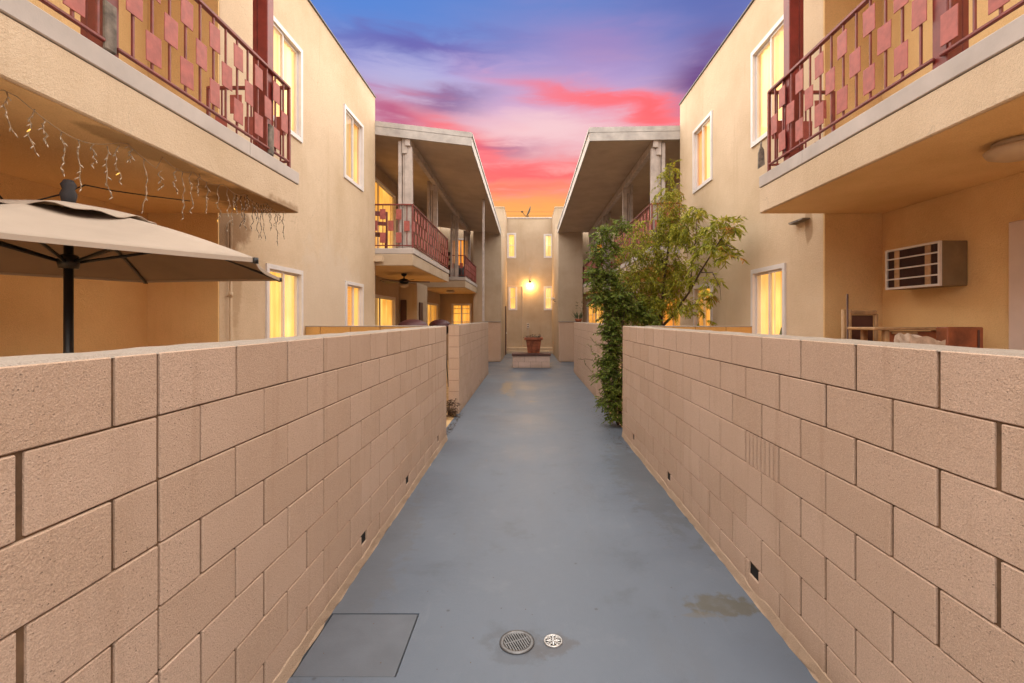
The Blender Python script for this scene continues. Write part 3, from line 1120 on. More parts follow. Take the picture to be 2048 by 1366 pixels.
# ------------------------------------------------------------------ near apartment blocks
def near_block(s, P, label):
    b, c, rec = P['b'], P['c'], P['rec']
    ye, yc, zt = P['ye'], P['yc'], P['zt']
    yn = -0.9
    zu, zm, zd = P['zu'], P['zm'], P['zd']          # slab underside, joint, deck
    t = thing('apartment_building', (s * (b + 1.5), 4.5, 0), label, 'building')
    mp = XP(s, b)
    holes = [(w['u'][0] + 0.03, w['u'][1] - 0.03, w['v'][0] + 0.03, w['v'][1] - 0.03) for w in P['wins']]
    m = MB()
    m.holed((ye + 0.021, yc), (0, zt), holes, mp, 0.0, -0.20)
    m.box((s * (b + 0.202), yc - 0.2, 0), (s * (rec + 1.5), yc, zt))
    m.build('wall', 'stucco', t)
    m = MB()
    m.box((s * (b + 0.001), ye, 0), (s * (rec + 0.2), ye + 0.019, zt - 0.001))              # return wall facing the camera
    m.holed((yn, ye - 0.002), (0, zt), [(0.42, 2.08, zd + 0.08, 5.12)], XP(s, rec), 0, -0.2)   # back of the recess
    m.build('recess_wall', 'recess_glow_stucco', t)
    window(t, XP(s, rec), 0.4, 2.1, zd + 0.06, 5.14, left='curtain_yellow', right='curtain_amber')
    MB().box((s * (c - 0.12), yn, zt - 0.30), (s * (rec - 0.003), ye - 0.003, zt - 0.05)).build('balcony_roof', 'soffit_glow_stucco', t)
    MB().box((s * (b + 0.203), yn, zt - 0.22), (s * (rec + 1.6), yc - 0.203, zt - 0.06)).build('roof', 'roof_under', t)
    m = MB()
    m.bbox((s * (b - 0.022), ye, zt + 0.002), (s * (b + 0.24), yc + 0.02, zt + 0.03), 0.006)
    m.build('coping', 'coping_metal', t)
    # balcony: stucco body, paler top edge
    bal = MB().bbox((s * c, yn, zu), (s * (rec - 0.003), ye - 0.003, zm), 0.007).build('balcony', 'stucco', t)
    MB().box((s * (c + 0.02), yn + 0.02, zu - 0.004), (s * (rec - 0.006), ye - 0.02, zu - 0.0005)).build('soffit', 'soffit_glow_stucco', bal)
    m = MB()
    for (a, bb) in ((yn, P['trim_joint'] - 0.0015), (P['trim_joint'] + 0.0015, ye - 0.005)):
        m.bbox((s * (c - 0.006), a, zm + 0.005), (s * (rec - 0.006), bb, zd), 0.005)
    m.build('deck_edge', 'trim_grey', bal)
    for w in P['wins']:
        window(t, mp, *w['u'], *w['v'], **w.get('k', {}))
    # posts
    for i, py in enumerate(P['posts']):
        m = MB()
        m.bbox((s * (c + 0.025), py - 0.05, zd + 0.001), (s * (c + 0.115), py + 0.05, zt - 0.302), 0.005)
        m.bbox((s * (c + 0.125), py - 0.035, zd + 0.001), (s * (c + 0.165), py + 0.035, zt - 0.302), 0.004)
        po = m.build('post', 'red_post', t)
        if s > 0:
            continue
        q = MB()
        q.bbox((s * (c - 0.004), py - 0.065, zd + 0.01), (s * (c + 0.020), py + 0.005, zd + 0.27), 0.006)
        q.build('splice_board', 'weathered_wood', po)
    # railings
    ry = ye - 0.17
    seg = [(yn, P['posts'][0] - 0.02, 0.06, (False, False)), (P['posts'][0] + 0.02, ry, P['phase'], (False, True))]
    for (a, bb, ph, pp) in seg:
        railing(t, (s * (c + 0.012), a), (s * (c + 0.012), bb), P['rb'], P['rt'], ph, out=(-s, 0), zdeck=zd, posts=pp)
    railing(t, (s * (c + 0.02), ry), (s * (b - 0.02), ry), P['rb'], P['rt'], 0.07, out=(0, -1), posts=(False, True), zdeck=zd)
    return t


LW = dict(b=3.03, c=2.24, rec=3.72, ye=4.62, yc=9.36, zt=6.11, zu=2.765, zm=3.035, zd=3.155, rb=3.20, rt=3.92,
          posts=(2.57, 4.16), phase=0.102, trim_joint=3.80,
          wins=[dict(u=(5.42, 6.32), v=(4.08, 5.32), k=dict(left='curtain_yellow', right='curtain_cream')),
                dict(u=(7.76, 8.66), v=(4.06, 5.27), k=dict(left='dim_curtain', right='curtain_amber')),
                dict(u=(5.45, 6.33), v=(1.05, 2.375), k=dict(left='curtain_yellow', right='room_glow')),
                dict(u=(7.82, 8.66), v=(1.12, 2.365), k=dict(left='curtain_amber', right='curtain_yellow', blind=(7.90, 8.22)))])
RW = dict(b=2.98, c=2.325, rec=3.56, ye=4.75, yc=9.26, zt=5.92, zu=2.79, zm=3.04, zd=3.16, rb=3.215, rt=3.94,
          posts=(2.70, 4.30), phase=0.09, trim_joint=4.0,
          wins=[dict(u=(5.36, 6.28), v=(4.0, 5.26), k=dict(left='curtain_yellow', right='curtain_cream')),
                dict(u=(7.62, 8.50), v=(3.98, 5.10), k=dict(left='curtain_cream', right='curtain_orange', mull=0.55)),
                dict(u=(5.45, 6.28), v=(1.05, 2.38), k=dict(left='curtain_yellow', right='curtain_cream')),
                dict(u=(7.62, 8.46), v=(1.12, 2.32), k=dict(left='curtain_yellow', right='curtain_amber'))])
left_block = near_block(-1, LW, 'tan stucco apartment block with red railed balcony over the parasol and icicle lights')
right_block = near_block(1, RW, 'tan stucco apartment block with red railed balcony above the box air conditioner')

# extras on the near blocks
m = MB()
m.tube([(-2.995, 4.76, 0.0), (-2.995, 4.76, 2.7)], 0.014, 8)
m.tube([(-2.995, 4.76, 1.95), (-2.995, 4.76, 2.0)], 0.021, 8)
m.tube([(-3.03, 4.76, 1.96), (-2.995, 4.76, 1.96)], 0.008, 6)
m.tube([(-2.995, 4.76, 1.30), (-2.995, 4.76, 1.35)], 0.021, 8)
m.build('conduit_pipe', 'stucco', left_block)
# small flashing at the corner of the left block
m = MB()
m.prism([(9.28, 2.98), (9.28, 2.86), (9.52, 2.86)], -3.10, -2.86, axis='x')
m.build('flashing', 'stucco', left_block)
# small flashing shelf under the right slab
m = MB()
m.prism([(4.99, 2.80), (5.27, 2.80), (5.25, 2.775), (5.0, 2.785)], 2.90, 2.979, axis='x')
m.build('flashing', 'weathered_wood', right_block)
# door in the recess on the right
y0d, y1d = 2.35, 3.47
m = MB()
for (a, bb, z0, z1) in ((y1d - 0.13, y1d, 0, 2.44), (y0d, y0d + 0.13, 0, 2.44), (y0d + 0.13, y1d - 0.13, 2.31, 2.44)):
    lbox(m, XP(1, 3.56), a, bb, z0, z1, 0.0, 0.035, 0.006)
dr = m.build('door_frame', 'pale_door', right_block)
m = MB()
lbox(m, XP(1, 3.56), y0d + 0.132, y1d - 0.132, 0.02, 2.307, 0.001, 0.016, 0.003)
m.build('door', 'pale_door', dr)


# ------------------------------------------------------------------ rear wings with the big eaves
def wing(s, P, label):
    y0, y1 = P['y0'], 19.9
    rec = P['rec']
    t = thing('balcony_wing', (s * 3.2, 14.6, 0), label, 'building')
    mp = XP(s, rec)
    hb = [(w['u'][0] + .03, w['u'][1] - .03, w['v'][0] + .03, w['v'][1] - .03) for w in P['back']]
    m = MB()
    zt = P['ze_in'] - 0.03
    m.holed((y0 + 0.002, y1), (0, zt), hb, mp, 0, -0.2)
    he = [(min(w['u']) + .03, max(w['u']) - .03, w['v'][0] + .03, w['v'][1] - .03) for w in P['end']]
    xs = sorted((s * 2.25, s * (rec - 0.002)))
    m.holed((xs[0], xs[1]), (0, P['zend']), he, YP(y1), 0, -0.2)
    m.build('wall', 'stucco_grey', t)
    for w in P['back']:
        window(t, mp, *w['u'], *w['v'], **w.get('k', {}))
    for w in P['end']:
        window(t, YP(y1), min(w['u']), max(w['u']), *w['v'], **w.get('k', {}))
    # storage closet jutting from the back wall
    m = MB().box((s * (rec - 0.52), 13.62, 0), (s * (rec - 0.002), 15.0, 2.778))
    cl = m.build('closet', 'stucco_grey', t)
    q = MB()
    q.bbox((s * (rec - 0.05), 13.585, 0), (s * (rec - 0.22), 13.618, 2.28), 0.004)
    q.build('closet_door', 'dark_door', cl)
    q = MB()
    q.bbox((s * (rec - 0.524), 13.85, 0), (s * (rec - 0.555), 14.25, 2.22), 0.004)
    q.build('closet_door', 'dark_door', cl)
    # balconies
    for (ya, yb, c, ph, rt) in P['bal']:
        bal = MB().bbox((s * c, ya, 2.79), (s * (rec - 0.003), yb, 3.02), 0.008).build('balcony', 'stucco_grey', t)
        MB().box((s * (c + 0.02), ya + 0.02, 2.786), (s * (rec - 0.006), yb - 0.02, 2.7895)).build('soffit', 'soffit_glow_stucco', bal)
        MB().bbox((s * (c - 0.02), ya - (0.02 if ya > 10 else -0.004), 3.024), (s * (rec - 0.006), yb, 3.135), 0.008).build('deck_edge', 'trim_grey', bal)
        railing(t, (s * (c + 0.03), ya + 0.08), (s * (c + 0.03), yb - 0.04), 3.19, rt, 0.1, out=(-s, 0), zdeck=3.135)
        railing(t, (s * (c + 0.05), ya + 0.08), (s * (rec - 0.4), ya + 0.08), 3.19, rt, 0.09, sp=0.16, out=(0, -1), posts=(False, True), zdeck=3.135)
    # roof: one tilted slab, boards round its edge
    xi, xo = rec + 0.25, P['xe']
    zi, zo = P['ze_in'] + 0.02, P['ze_out']
    k = (zi - zo) / (xi - xo)

    def zr(x):
        return zo + (x - xo) * k
    m = MB()
    m.prism([(s * xo, zr(xo) - 0.20), (s * xi, zr(xi) - 0.20), (s * xi, zr(xi)), (s * xo, zr(xo))], y0 + 0.045, 19.38)
    rf = m.build('roof', 'roof_under', t)
    m = MB()
    xa = xi if P['front_full'] else xi
    m.prism([(s * (xo - 0.02), zr(xo) - 0.235), (s * xa, zr(xa) - 0.235), (s * xa, zr(xa) - 0.075), (s * (xo - 0.02), zr(xo) - 0.075)], y0 + 0.008, y0 + 0.042)
    m.prism([(s * (xo - 0.035), zr(xo) - 0.07), (s * xa, zr(xa) - 0.07), (s * xa, zr(xa) + 0.03), (s * (xo - 0.035), zr(xo) + 0.03)], y0 + 0.004, y0 + 0.043)
    m.build('fascia', 'fascia_paint', rf)
    m = MB()
    m.bbox((s * (xo - 0.005), y0 + 0.046, zr(xo) - 0.225), (s * (xo - 0.03), 19.38, zr(xo) + 0.012), 0.006)
    m.bbox((s * (xo - 0.032), y0 + 0.046, zr(xo) - 0.035), (s * (xo - 0.05), 19.38, zr(xo) + 0.025), 0.005)
    m.build('gutter', 'fascia_paint', rf)
    bx = P['beam']
    zb = zr(bx) - 0.205
    MB().bbox((s * (bx - 0.05), y0 + 0.05, zb - 0.16), (s * (bx + 0.05), 19.36, zb), 0.005).build('beam', 'post_paint', rf)
    for i, py in enumerate(P['posts']):
        m = MB()
        base = 3.138 if (py < P['bal'][0][1] or py > P['bal'][1][0]) else 2.6
        zb2 = zb - 0.162
        big = 1.35 if i == 0 else 1.0
        m.bbox((s * (bx - 0.055 * big), py - 0.05, base), (s * (bx + 0.055 * big), py + 0.05, zb2), 0.005)
        m.bbox((s * (bx + 0.075), py - 0.03, base), (s * (bx + 0.115), py + 0.03, zb2), 0.004)
        m.bbox((s * (bx + 0.135), py - 0.045, base), (s * (bx + 0.205), py + 0.045, zb2 + 0.12), 0.005)
        m.bbox((s * (bx + 0.02), py - 0.075, zb2 - 0.14), (s * (bx + 0.12), py - 0.052, zb2 + 0.15), 0.004)
        m.build('post', 'post_paint', t)
    return t


LWG = dict(y0=9.36, rec=3.72, zend=5.62, xe=1.15, ze_in=5.72, ze_out=5.40, front_full=True, beam=2.40, posts=(9.52, 12.25, 15.9, 19.1),
           bal=[(9.365, 13.6, 2.28, 0.1, 4.03), (15.8, 19.88, 2.10, 0.1, 3.88)],
           back=[dict(u=(10.6, 13.25), v=(3.16, 5.18), k=dict(left='curtain_amber', right='curtain_yellow', mull=0.45)),
                 dict(u=(11.0, 13.2), v=(0.1, 2.33), k=dict(left='dim_curtain', right='curtain_yellow', mull=0.42)),
                 dict(u=(16.9, 19.5), v=(0.9, 2.35), k=dict(left='curtain_yellow', right='curtain_amber', grid=(0.25, 0.75)))],
           end=[dict(u=(-3.22, -2.38), v=(1.2, 2.38), k=dict(left='curtain_amber', right='curtain_amber', hbar=(0.33, 0.66, 0.85))),
                dict(u=(-3.25, -2.42), v=(3.5, 5.12), k=dict(left='curtain_orange', right='curtain_orange'))])
RWG = dict(y0=9.26, rec=3.72, zend=5.5, xe=1.24, ze_in=5.49, ze_out=5.46, front_full=True, beam=2.52, posts=(9.42, 12.3, 15.6, 19.1),
           bal=[(9.265, 13.4, 2.42, 0.1, 4.03), (15.6, 19.88, 2.28, 0.1, 3.92)],
           back=[dict(u=(11.3, 13.2), v=(0.3, 2.33), k=dict(left='curtain_amber', right='curtain_orange', mull=0.45)),
                 dict(u=(10.6, 12.9), v=(3.16, 5.1), k=dict(left='dim_curtain', right='dim_curtain'))],
           end=[dict(u=(2.48, 3.25), v=(1.1, 2.45), k=dict(left='curtain_amber', right='curtain_yellow', grid=(0.3, 0.7), hbar=(0.6,))),
                dict(u=(2.58, 3.2), v=(4.2, 4.95), k=dict(left='curtain_amber', right='curtain_orange'))])
left_wing = wing(-1, LWG, 'rear apartment wing with two stacked balconies and a ceiling fan under its sloping eave')
right_wing = wing(1, RWG, 'rear apartment wing with deep flat eave, half hidden behind the leafy tree')
# slender column from the low wall to the eave
m = MB()
m.bbox((-1.335, 13.76, 1.655), (-1.275, 13.84, 5.20), 0.006)
m.bbox((-1.35, 13.74, 5.165), (-1.26, 13.86, 5.205), 0.004)
m.build('column', 'post_paint', left_wing)

# ------------------------------------------------------------------ building across the far end
eb = thing('end_building', (0.1, 24.6, 0), 'narrow end building with four slim lit windows and the glowing wall lamp', 'building')
YE = 24.5
S = YE / 945.0
slim = []
for (px0, px1, py0, py1) in ((1014, 1032.3, 466, 516.5), (1087.5, 1106, 468, 516), (1017, 1034.5, 572, 620.5), (1087.5, 1106, 572.5, 620.5)):
    a, b2 = at(px0, py1, YE), at(px1, py0, YE)
    slim.append((a.x, b2.x, a.z, b2.z))
m = MB()
m.holed((-1.098, 1.248), (0.0, 6.93), [(a + .02, b2 - .02, c + .02, d + .02 - .04) for a, b2, c, d in slim], YP(YE), 0, -0.2)
m.build('wall', 'stucco_grey', eb)
for i, (a, b2, c, d) in enumerate(slim):
    window(eb, YP(YE), a, b2, c, d, left=('curtain_yellow', 'room_glow', 'curtain_yellow', 'curtain_cream')[i], mull=None, fw=0.075, hbar=(0.52,))
m = MB()
m.bbox((-1.098, YE - 0.03, 6.935), (1.248, YE + 0.25, 7.0), 0.01)
m.build('coping', 'trim_grey', eb)
for s, x in ((-1, 1.10), (1, 1.25)):
    m = MB()
    m.box((s * x, 19.4, 0), (s * 2.245, 24.5, 5.46))
    m.build('side_wall', 'stucco_grey', eb)
    m = MB()
    m.box((s * x, 22.0, 5.461), (s * 2.9, 24.5, 6.9))
    m.bbox((s * (x - 0.015), 21.98, 6.901), (s * 2.9, 24.5, 6.96), 0.01)
    m.build('parapet', 'stucco_grey', eb)
# recessed door outline and steps
m = MB()
dx0, dx1 = at(1015.5, 690, YE).x, at(1045, 690, YE).x
m.bbox((dx0 - 0.02, YE - 0.03, 3.40), (dx1 + 0.03, YE - 0.001, 3.46), 0.005)
m.bbox((dx1, YE - 0.03, 0.30), (dx1 + 0.03, YE - 0.001, 3.398), 0.005)
m.build('door_trim', 'stucco', eb)
m = MB()
m.bbox((-1.095, 23.45, -0.003), (1.245, YE - 0.002, 0.14), 0.012)
m.bbox((-1.095, 23.85, 0.141), (1.245, YE - 0.002, 0.285), 0.012)
m.build('step', 'stucco_grey', eb)
m = MB()
m.bbox((-1.095, 22.7, 0.0), (-1.065, 23.4, 2.35), 0.004)
dd = m.build('side_door', 'dark_door', eb)
MB().lathe([(0.0, 0.0), (0.03, 0.0), (0.04, 0.03), (0.0, 0.06)], (-1.065, 22.8, 1.05), 10, 'x').build('handle', 'bright_metal', dd)
m = MB()
p = at(1056, 651, YE)
m.bbox((p.x - 0.06, YE - 0.05, p.z - 0.13), (p.x + 0.06, YE - 0.002, p.z + 0.13), 0.01)
ob = m.build('outlet_box', 'pale_plastic', eb)
m = MB()
m.bbox((p.x - 0.03, YE - 0.056, p.z + 0.03), (p.x + 0.03, YE - 0.051, p.z + 0.09), 0.002)
m.bbox((p.x - 0.03, YE - 0.056, p.z - 0.09), (p.x + 0.03, YE - 0.051, p.z - 0.03), 0.002)
m.build('socket', 'dark_void', ob)
m = MB()
m.tube([(p.x + 0.0, YE - 0.015, p.z - 0.14), (p.x + 0.01, YE - 0.015, 0.6)], 0.008, 6)
m.build('cable', 'trim_grey', ob)

# lamp
L = at(1060, 571, YE - 0.16)
lamp = thing('wall_lamp', (L.x, YE, L.z), 'glowing bare globe lamp on the end wall above the potted plant', 'lamp')
MB().lathe([(0, -0.075), (0.04, -0.064), (0.07, -0.025), (0.075, 0.01), (0.055, 0.05), (0.035, 0.075), (0.0, 0.08)], (L.x, YE - 0.16, L.z), 18).build('globe', 'lamp_bulb', lamp)
m = MB()
m.lathe([(0.0, 0.13), (0.045, 0.125), (0.05, 0.085), (0.04, 0.078), (0.0, 0.078)], (L.x, YE - 0.16, L.z), 14)
m.tube([(L.x, YE - 0.16, L.z + 0.12), (L.x, YE - 0.10, L.z + 0.18), (L.x, YE - 0.003, L.z + 0.19)], 0.014, 8)
m.lathe([(0.0, -0.03), (0.06, -0.03), (0.06, -0.002)], (L.x, YE, L.z + 0.19), 14, 'y')
m.build('bracket', 'black_paint', lamp)
m = MB()
m.tube([(L.x, YE - 0.012, L.z + 0.26), (L.x, YE - 0.012, L.z + 0.95)], 0.009, 6)
m.build('conduit', 'trim_grey', lamp)

# unlit fixture on the side wall
a = thing('side_sconce', (1.25, 21.1, 2.58), 'small unlit lamp on a bent arm, fixed to the cream side wall', 'lamp')
m = MB()
m.tube([(1.249, 21.1, 2.52), (1.19, 21.1, 2.50), (1.13, 21.1, 2.56), (1.10, 21.1, 2.60)], 0.014, 8)
m.build('arm', 'galvanised', a)
m = MB()
m.lathe([(0.0, 0.09), (0.04, 0.08), (0.09, 0.0), (0.08, -0.01), (0.0, 0.02)], (1.12, 21.1, 2.60), 16)
m.build('shade', 'trim_grey', a)

# dish on the far roof
ds = thing('satellite_dish', (0.0, 25.0, 6.9), 'satellite dish seen edge on above the end building roof', 'dish')
m = MB()
b0 = at(1056, 437, 25.0)
m.tube([(b0.x, 25, 6.72), (b0.x, 25, 7.22)], 0.022, 8)
m.tube([(b0.x - 0.14, 25, 6.72), (b0.x - 0.12, 25, 7.02), (b0.x, 25, 7.12)], 0.014, 6)
m.build('mast', 'dark_wire', ds)
t2 = MB()
t2.lathe([(0.0, 0.0), (0.15, 0.02), (0.28, 0.075), (0.30, 0.085), (0.29, 0.095), (0.15, 0.035), (0.0, 0.015)], (0, 0, 0), 20)
M = Matrix.Translation((b0.x + 0.10, 25, 7.40)) @ Matrix.Rotation(R(-68), 4, 'Y') @ Matrix.Rotation(R(6), 4, 'X')
mm = MB()
mm.join(t2.bm, M)
mm.build('reflector', 'dark_wire', ds)
m = MB()
m.tube([(b0.x + 0.05, 25, 7.14), (b0.x - 0.12, 25, 7.16), (b0.x - 0.30, 25, 7.38)], 0.016, 6)
m.bbox((b0.x - 0.37, 24.96, 7.37), (b0.x - 0.26, 25.04, 7.44), 0.01)
m.build('feed_arm', 'dark_wire', ds)

# overhead wires beyond the roofs
for i, (ya, zz) in enumerate(((424, 0.0), (431, 0.0))):
    m = MB()
    pts = []
    for k in range(17):
        xx = -24 + 3 * k
        pts.append((xx, 46 + i * 2, at(1056, ya, 46 + i * 2).z + 0.0009 * (xx - 4) ** 2))
    m.tube(pts, 0.011, 5)
    o = m.build('overhead_wire', 'dark_wire', None)
    tag(o, ('upper of two thin wires crossing the orange sky', 'lower of two thin wires crossing the orange sky')[i], 'wire', 'overhead wires')

# ------------------------------------------------------------------ planter bench and pot
pb = thing('planter_bench', (0.12, 17.05, 0), 'low pale block plinth with a brown slab top standing mid walkway', 'bench')
m = MB()
m.box((-0.535, 16.76, -0.003), (0.765, 17.36, 0.42))
m.build('mortar', 'mortar', pb)
for r in range(2):
    xs = [-0.545] + ([-0.13, 0.28] if r else [-0.34, 0.08, 0.49]) + [0.775]
    for a, b2 in zip(xs, xs[1:]):
        o = MB().bbox((a + 0.003, 16.75, r * 0.21), (b2 - 0.003, 17.37, r * 0.21 + 0.206), 0.006).build('block', 'pale_block', pb)
MB().bbox((-0.575, 16.70, 0.421), (0.805, 17.42, 0.505), 0.012).build('slab', 'slab_cap', pb)
pot = thing('flower_pot', (0.20, 17.06, 0.505), 'square tapered red terracotta pot of dry plants on the plinth', 'pot')


def frustum(m, c, z0, z1, h0, h1):
    A = [m.bm.verts.new((c[0] + i * h0, c[1] + j * h0, z0)) for i, j in ((-1, -1), (1, -1), (1, 1), (-1, 1))]
    B = [m.bm.verts.new((c[0] + i * h1, c[1] + j * h1, z1)) for i, j in ((-1, -1), (1, -1), (1, 1), (-1, 1))]
    m.bm.faces.new(A[::-1])
    m.bm.faces.new(B)
    for k in range(4):
        m.bm.faces.new((A[k], A[(k + 1) % 4], B[(k + 1) % 4], B[k]))


m = MB()
frustum(m, (0.20, 17.06), 0.507, 0.61, 0.205, 0.222)
frustum(m, (0.20, 17.06), 0.615, 0.98, 0.222, 0.272)
m.build('pot_body', 'terracotta', pot)
m = MB()
for i, j, w, h in ((0, -1, .33, .03), (0, 1, .33, .03), (-1, 0, .03, .27), (1, 0, .03, .27)):
    m.bbox((0.20 + i * 0.30 - w, 17.06 + j * 0.30 - h, 0.982), (0.20 + i * 0.30 + w, 17.06 + j * 0.30 + h, 1.07), 0.01)
m.build('rim', 'terracotta', pot)
MB().box((-0.07, 16.79, 1.0), (0.47, 17.33, 1.045)).build('soil', 'soil', pot)


# ------------------------------------------------------------------ leaves
def leaf(bmv, bmf, p, d, ln, w, up=Vector((0, 0, 1))):
    """a folded four-point leaf blade"""
    d = d.normalized()
    sd = d.cross(up)
    if sd.length < 0.05:
        sd = Vector((1, 0, 0))
    sd.normalize()
    n = sd.cross(d).normalized()
    i = len(bmv)
    bmv.extend([p, p + d * ln * 0.45 + sd * w - n * w * 0.25, p + d * ln, p + d * ln * 0.45 - sd * w - n * w * 0.25])
    bmf.append((i, i + 1, i + 2, i + 3))


def leaf_object(name, verts, faces, mat, parent, loc=None):
    o0 = ORG[parent.name] if parent else Vector(loc or (0, 0, 0))
    me = bpy.data.meshes.new(name)
    me.from_pydata([tuple(v - o0) for v in verts], [], faces)
    me.materials.append(MATS[mat])
    return link(name, me, parent, o0)


def rv(k=1.0):
    return Vector((rnd.gauss(0, 1), rnd.gauss(0, 1), rnd.gauss(0, 1))) * k


def spray(V, F, TW, p, d, ln, n, ll, lw, droop):
    """one drooping twig with leaves along it"""
    pts = [p.copy()]
    dd = d.normalized()
    step = ln / n
    q = p.copy()
    for i in range(n):
        dd = (dd + Vector((0, 0, -droop)) + rv(0.08)).normalized()
        q = q + dd * step
        pts.append(q.copy())
        for sgn in (-1, 1):
            side = dd.cross(Vector((0, 0, 1)))
            if side.length < 0.05:
                side = Vector((1, 0, 0))
            side.normalize()
            ld = dd * 0.55 + side * sgn * 0.75 + Vector((0, 0, -0.25 - droop)) + rv(0.25)
            leaf(V, F, q, ld, ll * rnd.uniform(0.6, 1.25), lw * rnd.uniform(0.7, 1.2), Vector((0, 0, 1)) + rv(0.5))
    TW.append(pts)


def safe_y(px, Y):
    """keep the branches in front of the facade"""
    return min(Y, 945.0 * 2.66 / max(px - 1056, 1))


def cluster(V, F, TW, cpx, cpy, rpx, rpy, Y, dy, n, ln, nl, ll, lw, droop):
    c = at(cpx, cpy, Y)
    sc = Y / 945.0
    for _ in range(n):
        while True:
            a = Vector((rnd.uniform(-1, 1), rnd.uniform(-1, 1), rnd.uniform(-1, 1)))
            if a.length < 1:
                break
        a = a * (0.55 + 0.45 * rnd.random())
        p = c + Vector((a.x * rpx * sc, a.y * dy, a.z * rpy * sc))
        d = Vector((a.x, a.y * 0.8, 0.25 + 0.3 * a.z)) + rv(0.45)
        spray(V, F, TW, p, d, ln * rnd.uniform(0.6, 1.2), nl, ll, lw, droop)


# tree behind the right wall
TY = 8.25
tree = thing('willow_leaf_tree', (2.36, TY, 0), 'slender multi stemmed tree with drooping olive and reddish leaves in the patio', 'tree')
V, F, TW = [], [], []
CL = [(1340, 345, 9, 20, 16), (1336, 385, 20, 22, 34), (1345, 425, 30, 26, 60), (1328, 465, 34, 28, 70), (1362, 455, 26, 26, 46),
      (1390, 420, 18, 13, 20), (1374, 480, 16, 20, 20), (1300, 500, 24, 26, 42), (1340, 520, 34, 30, 50),
      (1288, 545, 32, 30, 60), (1330, 575, 40, 30, 66), (1362, 560, 20, 22, 22), (1300, 600, 36, 24, 70), (1350, 608, 34, 22, 50), (1265, 600, 24, 26, 50), (1285, 632, 30, 12, 40), (1345, 540, 24, 20, 24),
      (1262, 505, 24, 26, 44), (1255, 560, 28, 32, 60), (1280, 460, 16, 20, 18),
      (1402, 476, 11, 10, 10), (1426, 498, 16, 12, 14), (1445, 470, 16, 16, 22), (1458, 445, 14, 12, 20), (1477, 455, 7, 20, 12),
      (1456, 496, 16, 11, 16), (1473, 515, 12, 9, 10), (1412, 530, 13, 11, 10), (1435, 560, 12, 10, 10), (1440, 590, 12, 12, 12), (1402, 560, 12, 10, 7),
      (1385, 615, 16, 12, 8), (1418, 636, 12, 8, 6)]
for (cx, cy, rx, ry, n) in CL:
    dyy = 0.5 if rx > 22 else 0.25
    if cx > 1395:
        cx -= 16
    if cx > 1384:
        cl_ln, nl, ll, lw, dr_ = 0.15, 6, 0.105, 0.0125, 0.22
    else:
        cl_ln, nl, ll, lw, dr_ = 0.24, 10, 0.060, 0.0092, 0.22
    cluster(V, F, TW, cx, cy, rx, ry, safe_y(cx + rx * 0.7, TY), dyy, int(n * (1.1 if cx > 1384 else 1.4)), cl_ln, nl, ll, lw, dr_)
leaf_object('crown', V, F, 'tree_leaf', tree)
m = MB()


def limb(pxs, r0, r1, Y=TY):
    pts = [at(px, py, safe_y(px + 12, Y) + (dy if px < 1380 else 0)) for px, py, dy in pxs]
    n = len(pts)
    m.tube(pts, [r0 + (r1 - r0) * i / (n - 1) for i in range(n)], 7)


base = (1320, 845, 0)
b0 = at(1322, 640, TY)
m.tube([(2.36, TY, -0.01), (2.35, TY, 0.5), (b0.x - 0.01, TY, 1.2), b0], [0.05, 0.042, 0.036, 0.032], 8)
limb([(1322, 642, 0), (1325, 600, 0), (1330, 545, 0), (1338, 490, .02), (1340, 430, .02), (1338, 380, 0), (1340, 335, 0)], 0.03, 0.005)
limb([(1330, 545, 0), (1322, 510, -.05), (1314, 480, -.1), (1312, 450, -.1)], 0.015, 0.004)
limb([(1322, 650, 0), (1308, 625, -.05), (1290, 608, -.15), (1270, 595, -.2), (1255, 560, -.25)], 0.024, 0.005)
limb([(1322, 645, 0), (1316, 622, .05), (1300, 603, .1), (1285, 590, .15), (1275, 540, .2), (1262, 500, .2)], 0.02, 0.004)
limb([(1322, 655, 0), (1345, 632, -.05), (1360, 610, -.05), (1378, 585, 0), (1400, 545, .15), (1425, 505, .25), (1450, 465, .3), (1460, 445, .3)], 0.026, 0.004)
limb([(1400, 545, .15), (1425, 545, .2), (1440, 575, .2), (1442, 600, .2)], 0.01, 0.003)
limb([(1425, 505, .25), (1455, 490, .28), (1475, 500, .28)], 0.009, 0.003)
limb([(1378, 585, 0), (1385, 530, .05), (1392, 470, .05), (1395, 425, .05)], 0.012, 0.003)
m.build('trunk', 'bark', tree)
m = MB()
for pts in TW[::2]:
    m.tube(pts[::3] if len(pts) > 4 else pts, 0.003, 3, cap=False)
m.build('twigs', 'bark', tree)['kind'] = 'stuff'

# shrub climbing round the end of the right wall
SY = 7.75
vine = thing('climbing_shrub', (1.52, SY, 0), 'dense dark green shrub spilling over the right wall end down to the walkway', 'shrub')
V, F, TW = [], [], []
VC = [(1205, 470, 14, 18, 40, .2), (1240, 452, 12, 14, 30, .2), (1198, 510, 14, 24, 50, .25), (1220, 500, 16, 20, 40, .25), (1190, 550, 16, 24, 60, .3), (1215, 555, 24, 28, 80, .3),
      (1200, 595, 20, 26, 80, .3), (1235, 590, 24, 28, 90, .35), (1225, 630, 24, 22, 90, .3), (1262, 618, 26, 22, 90, .35), (1285, 632, 20, 12, 40, .3),
      (1222, 665, 16, 22, 80, .18), (1226, 700, 13, 24, 80, .15), (1220, 735, 15, 22, 80, .16), (1224, 770, 13, 24, 80, .15), (1222, 800, 14, 18, 60, .15), (1230, 832, 12, 10, 40, .15),
      (1205, 720, 12, 12, 18, .12), (1204, 755, 10, 16, 20, .12), (1208, 800, 8, 12, 14, .12), (1300, 640, 16, 8, 24, .2)]
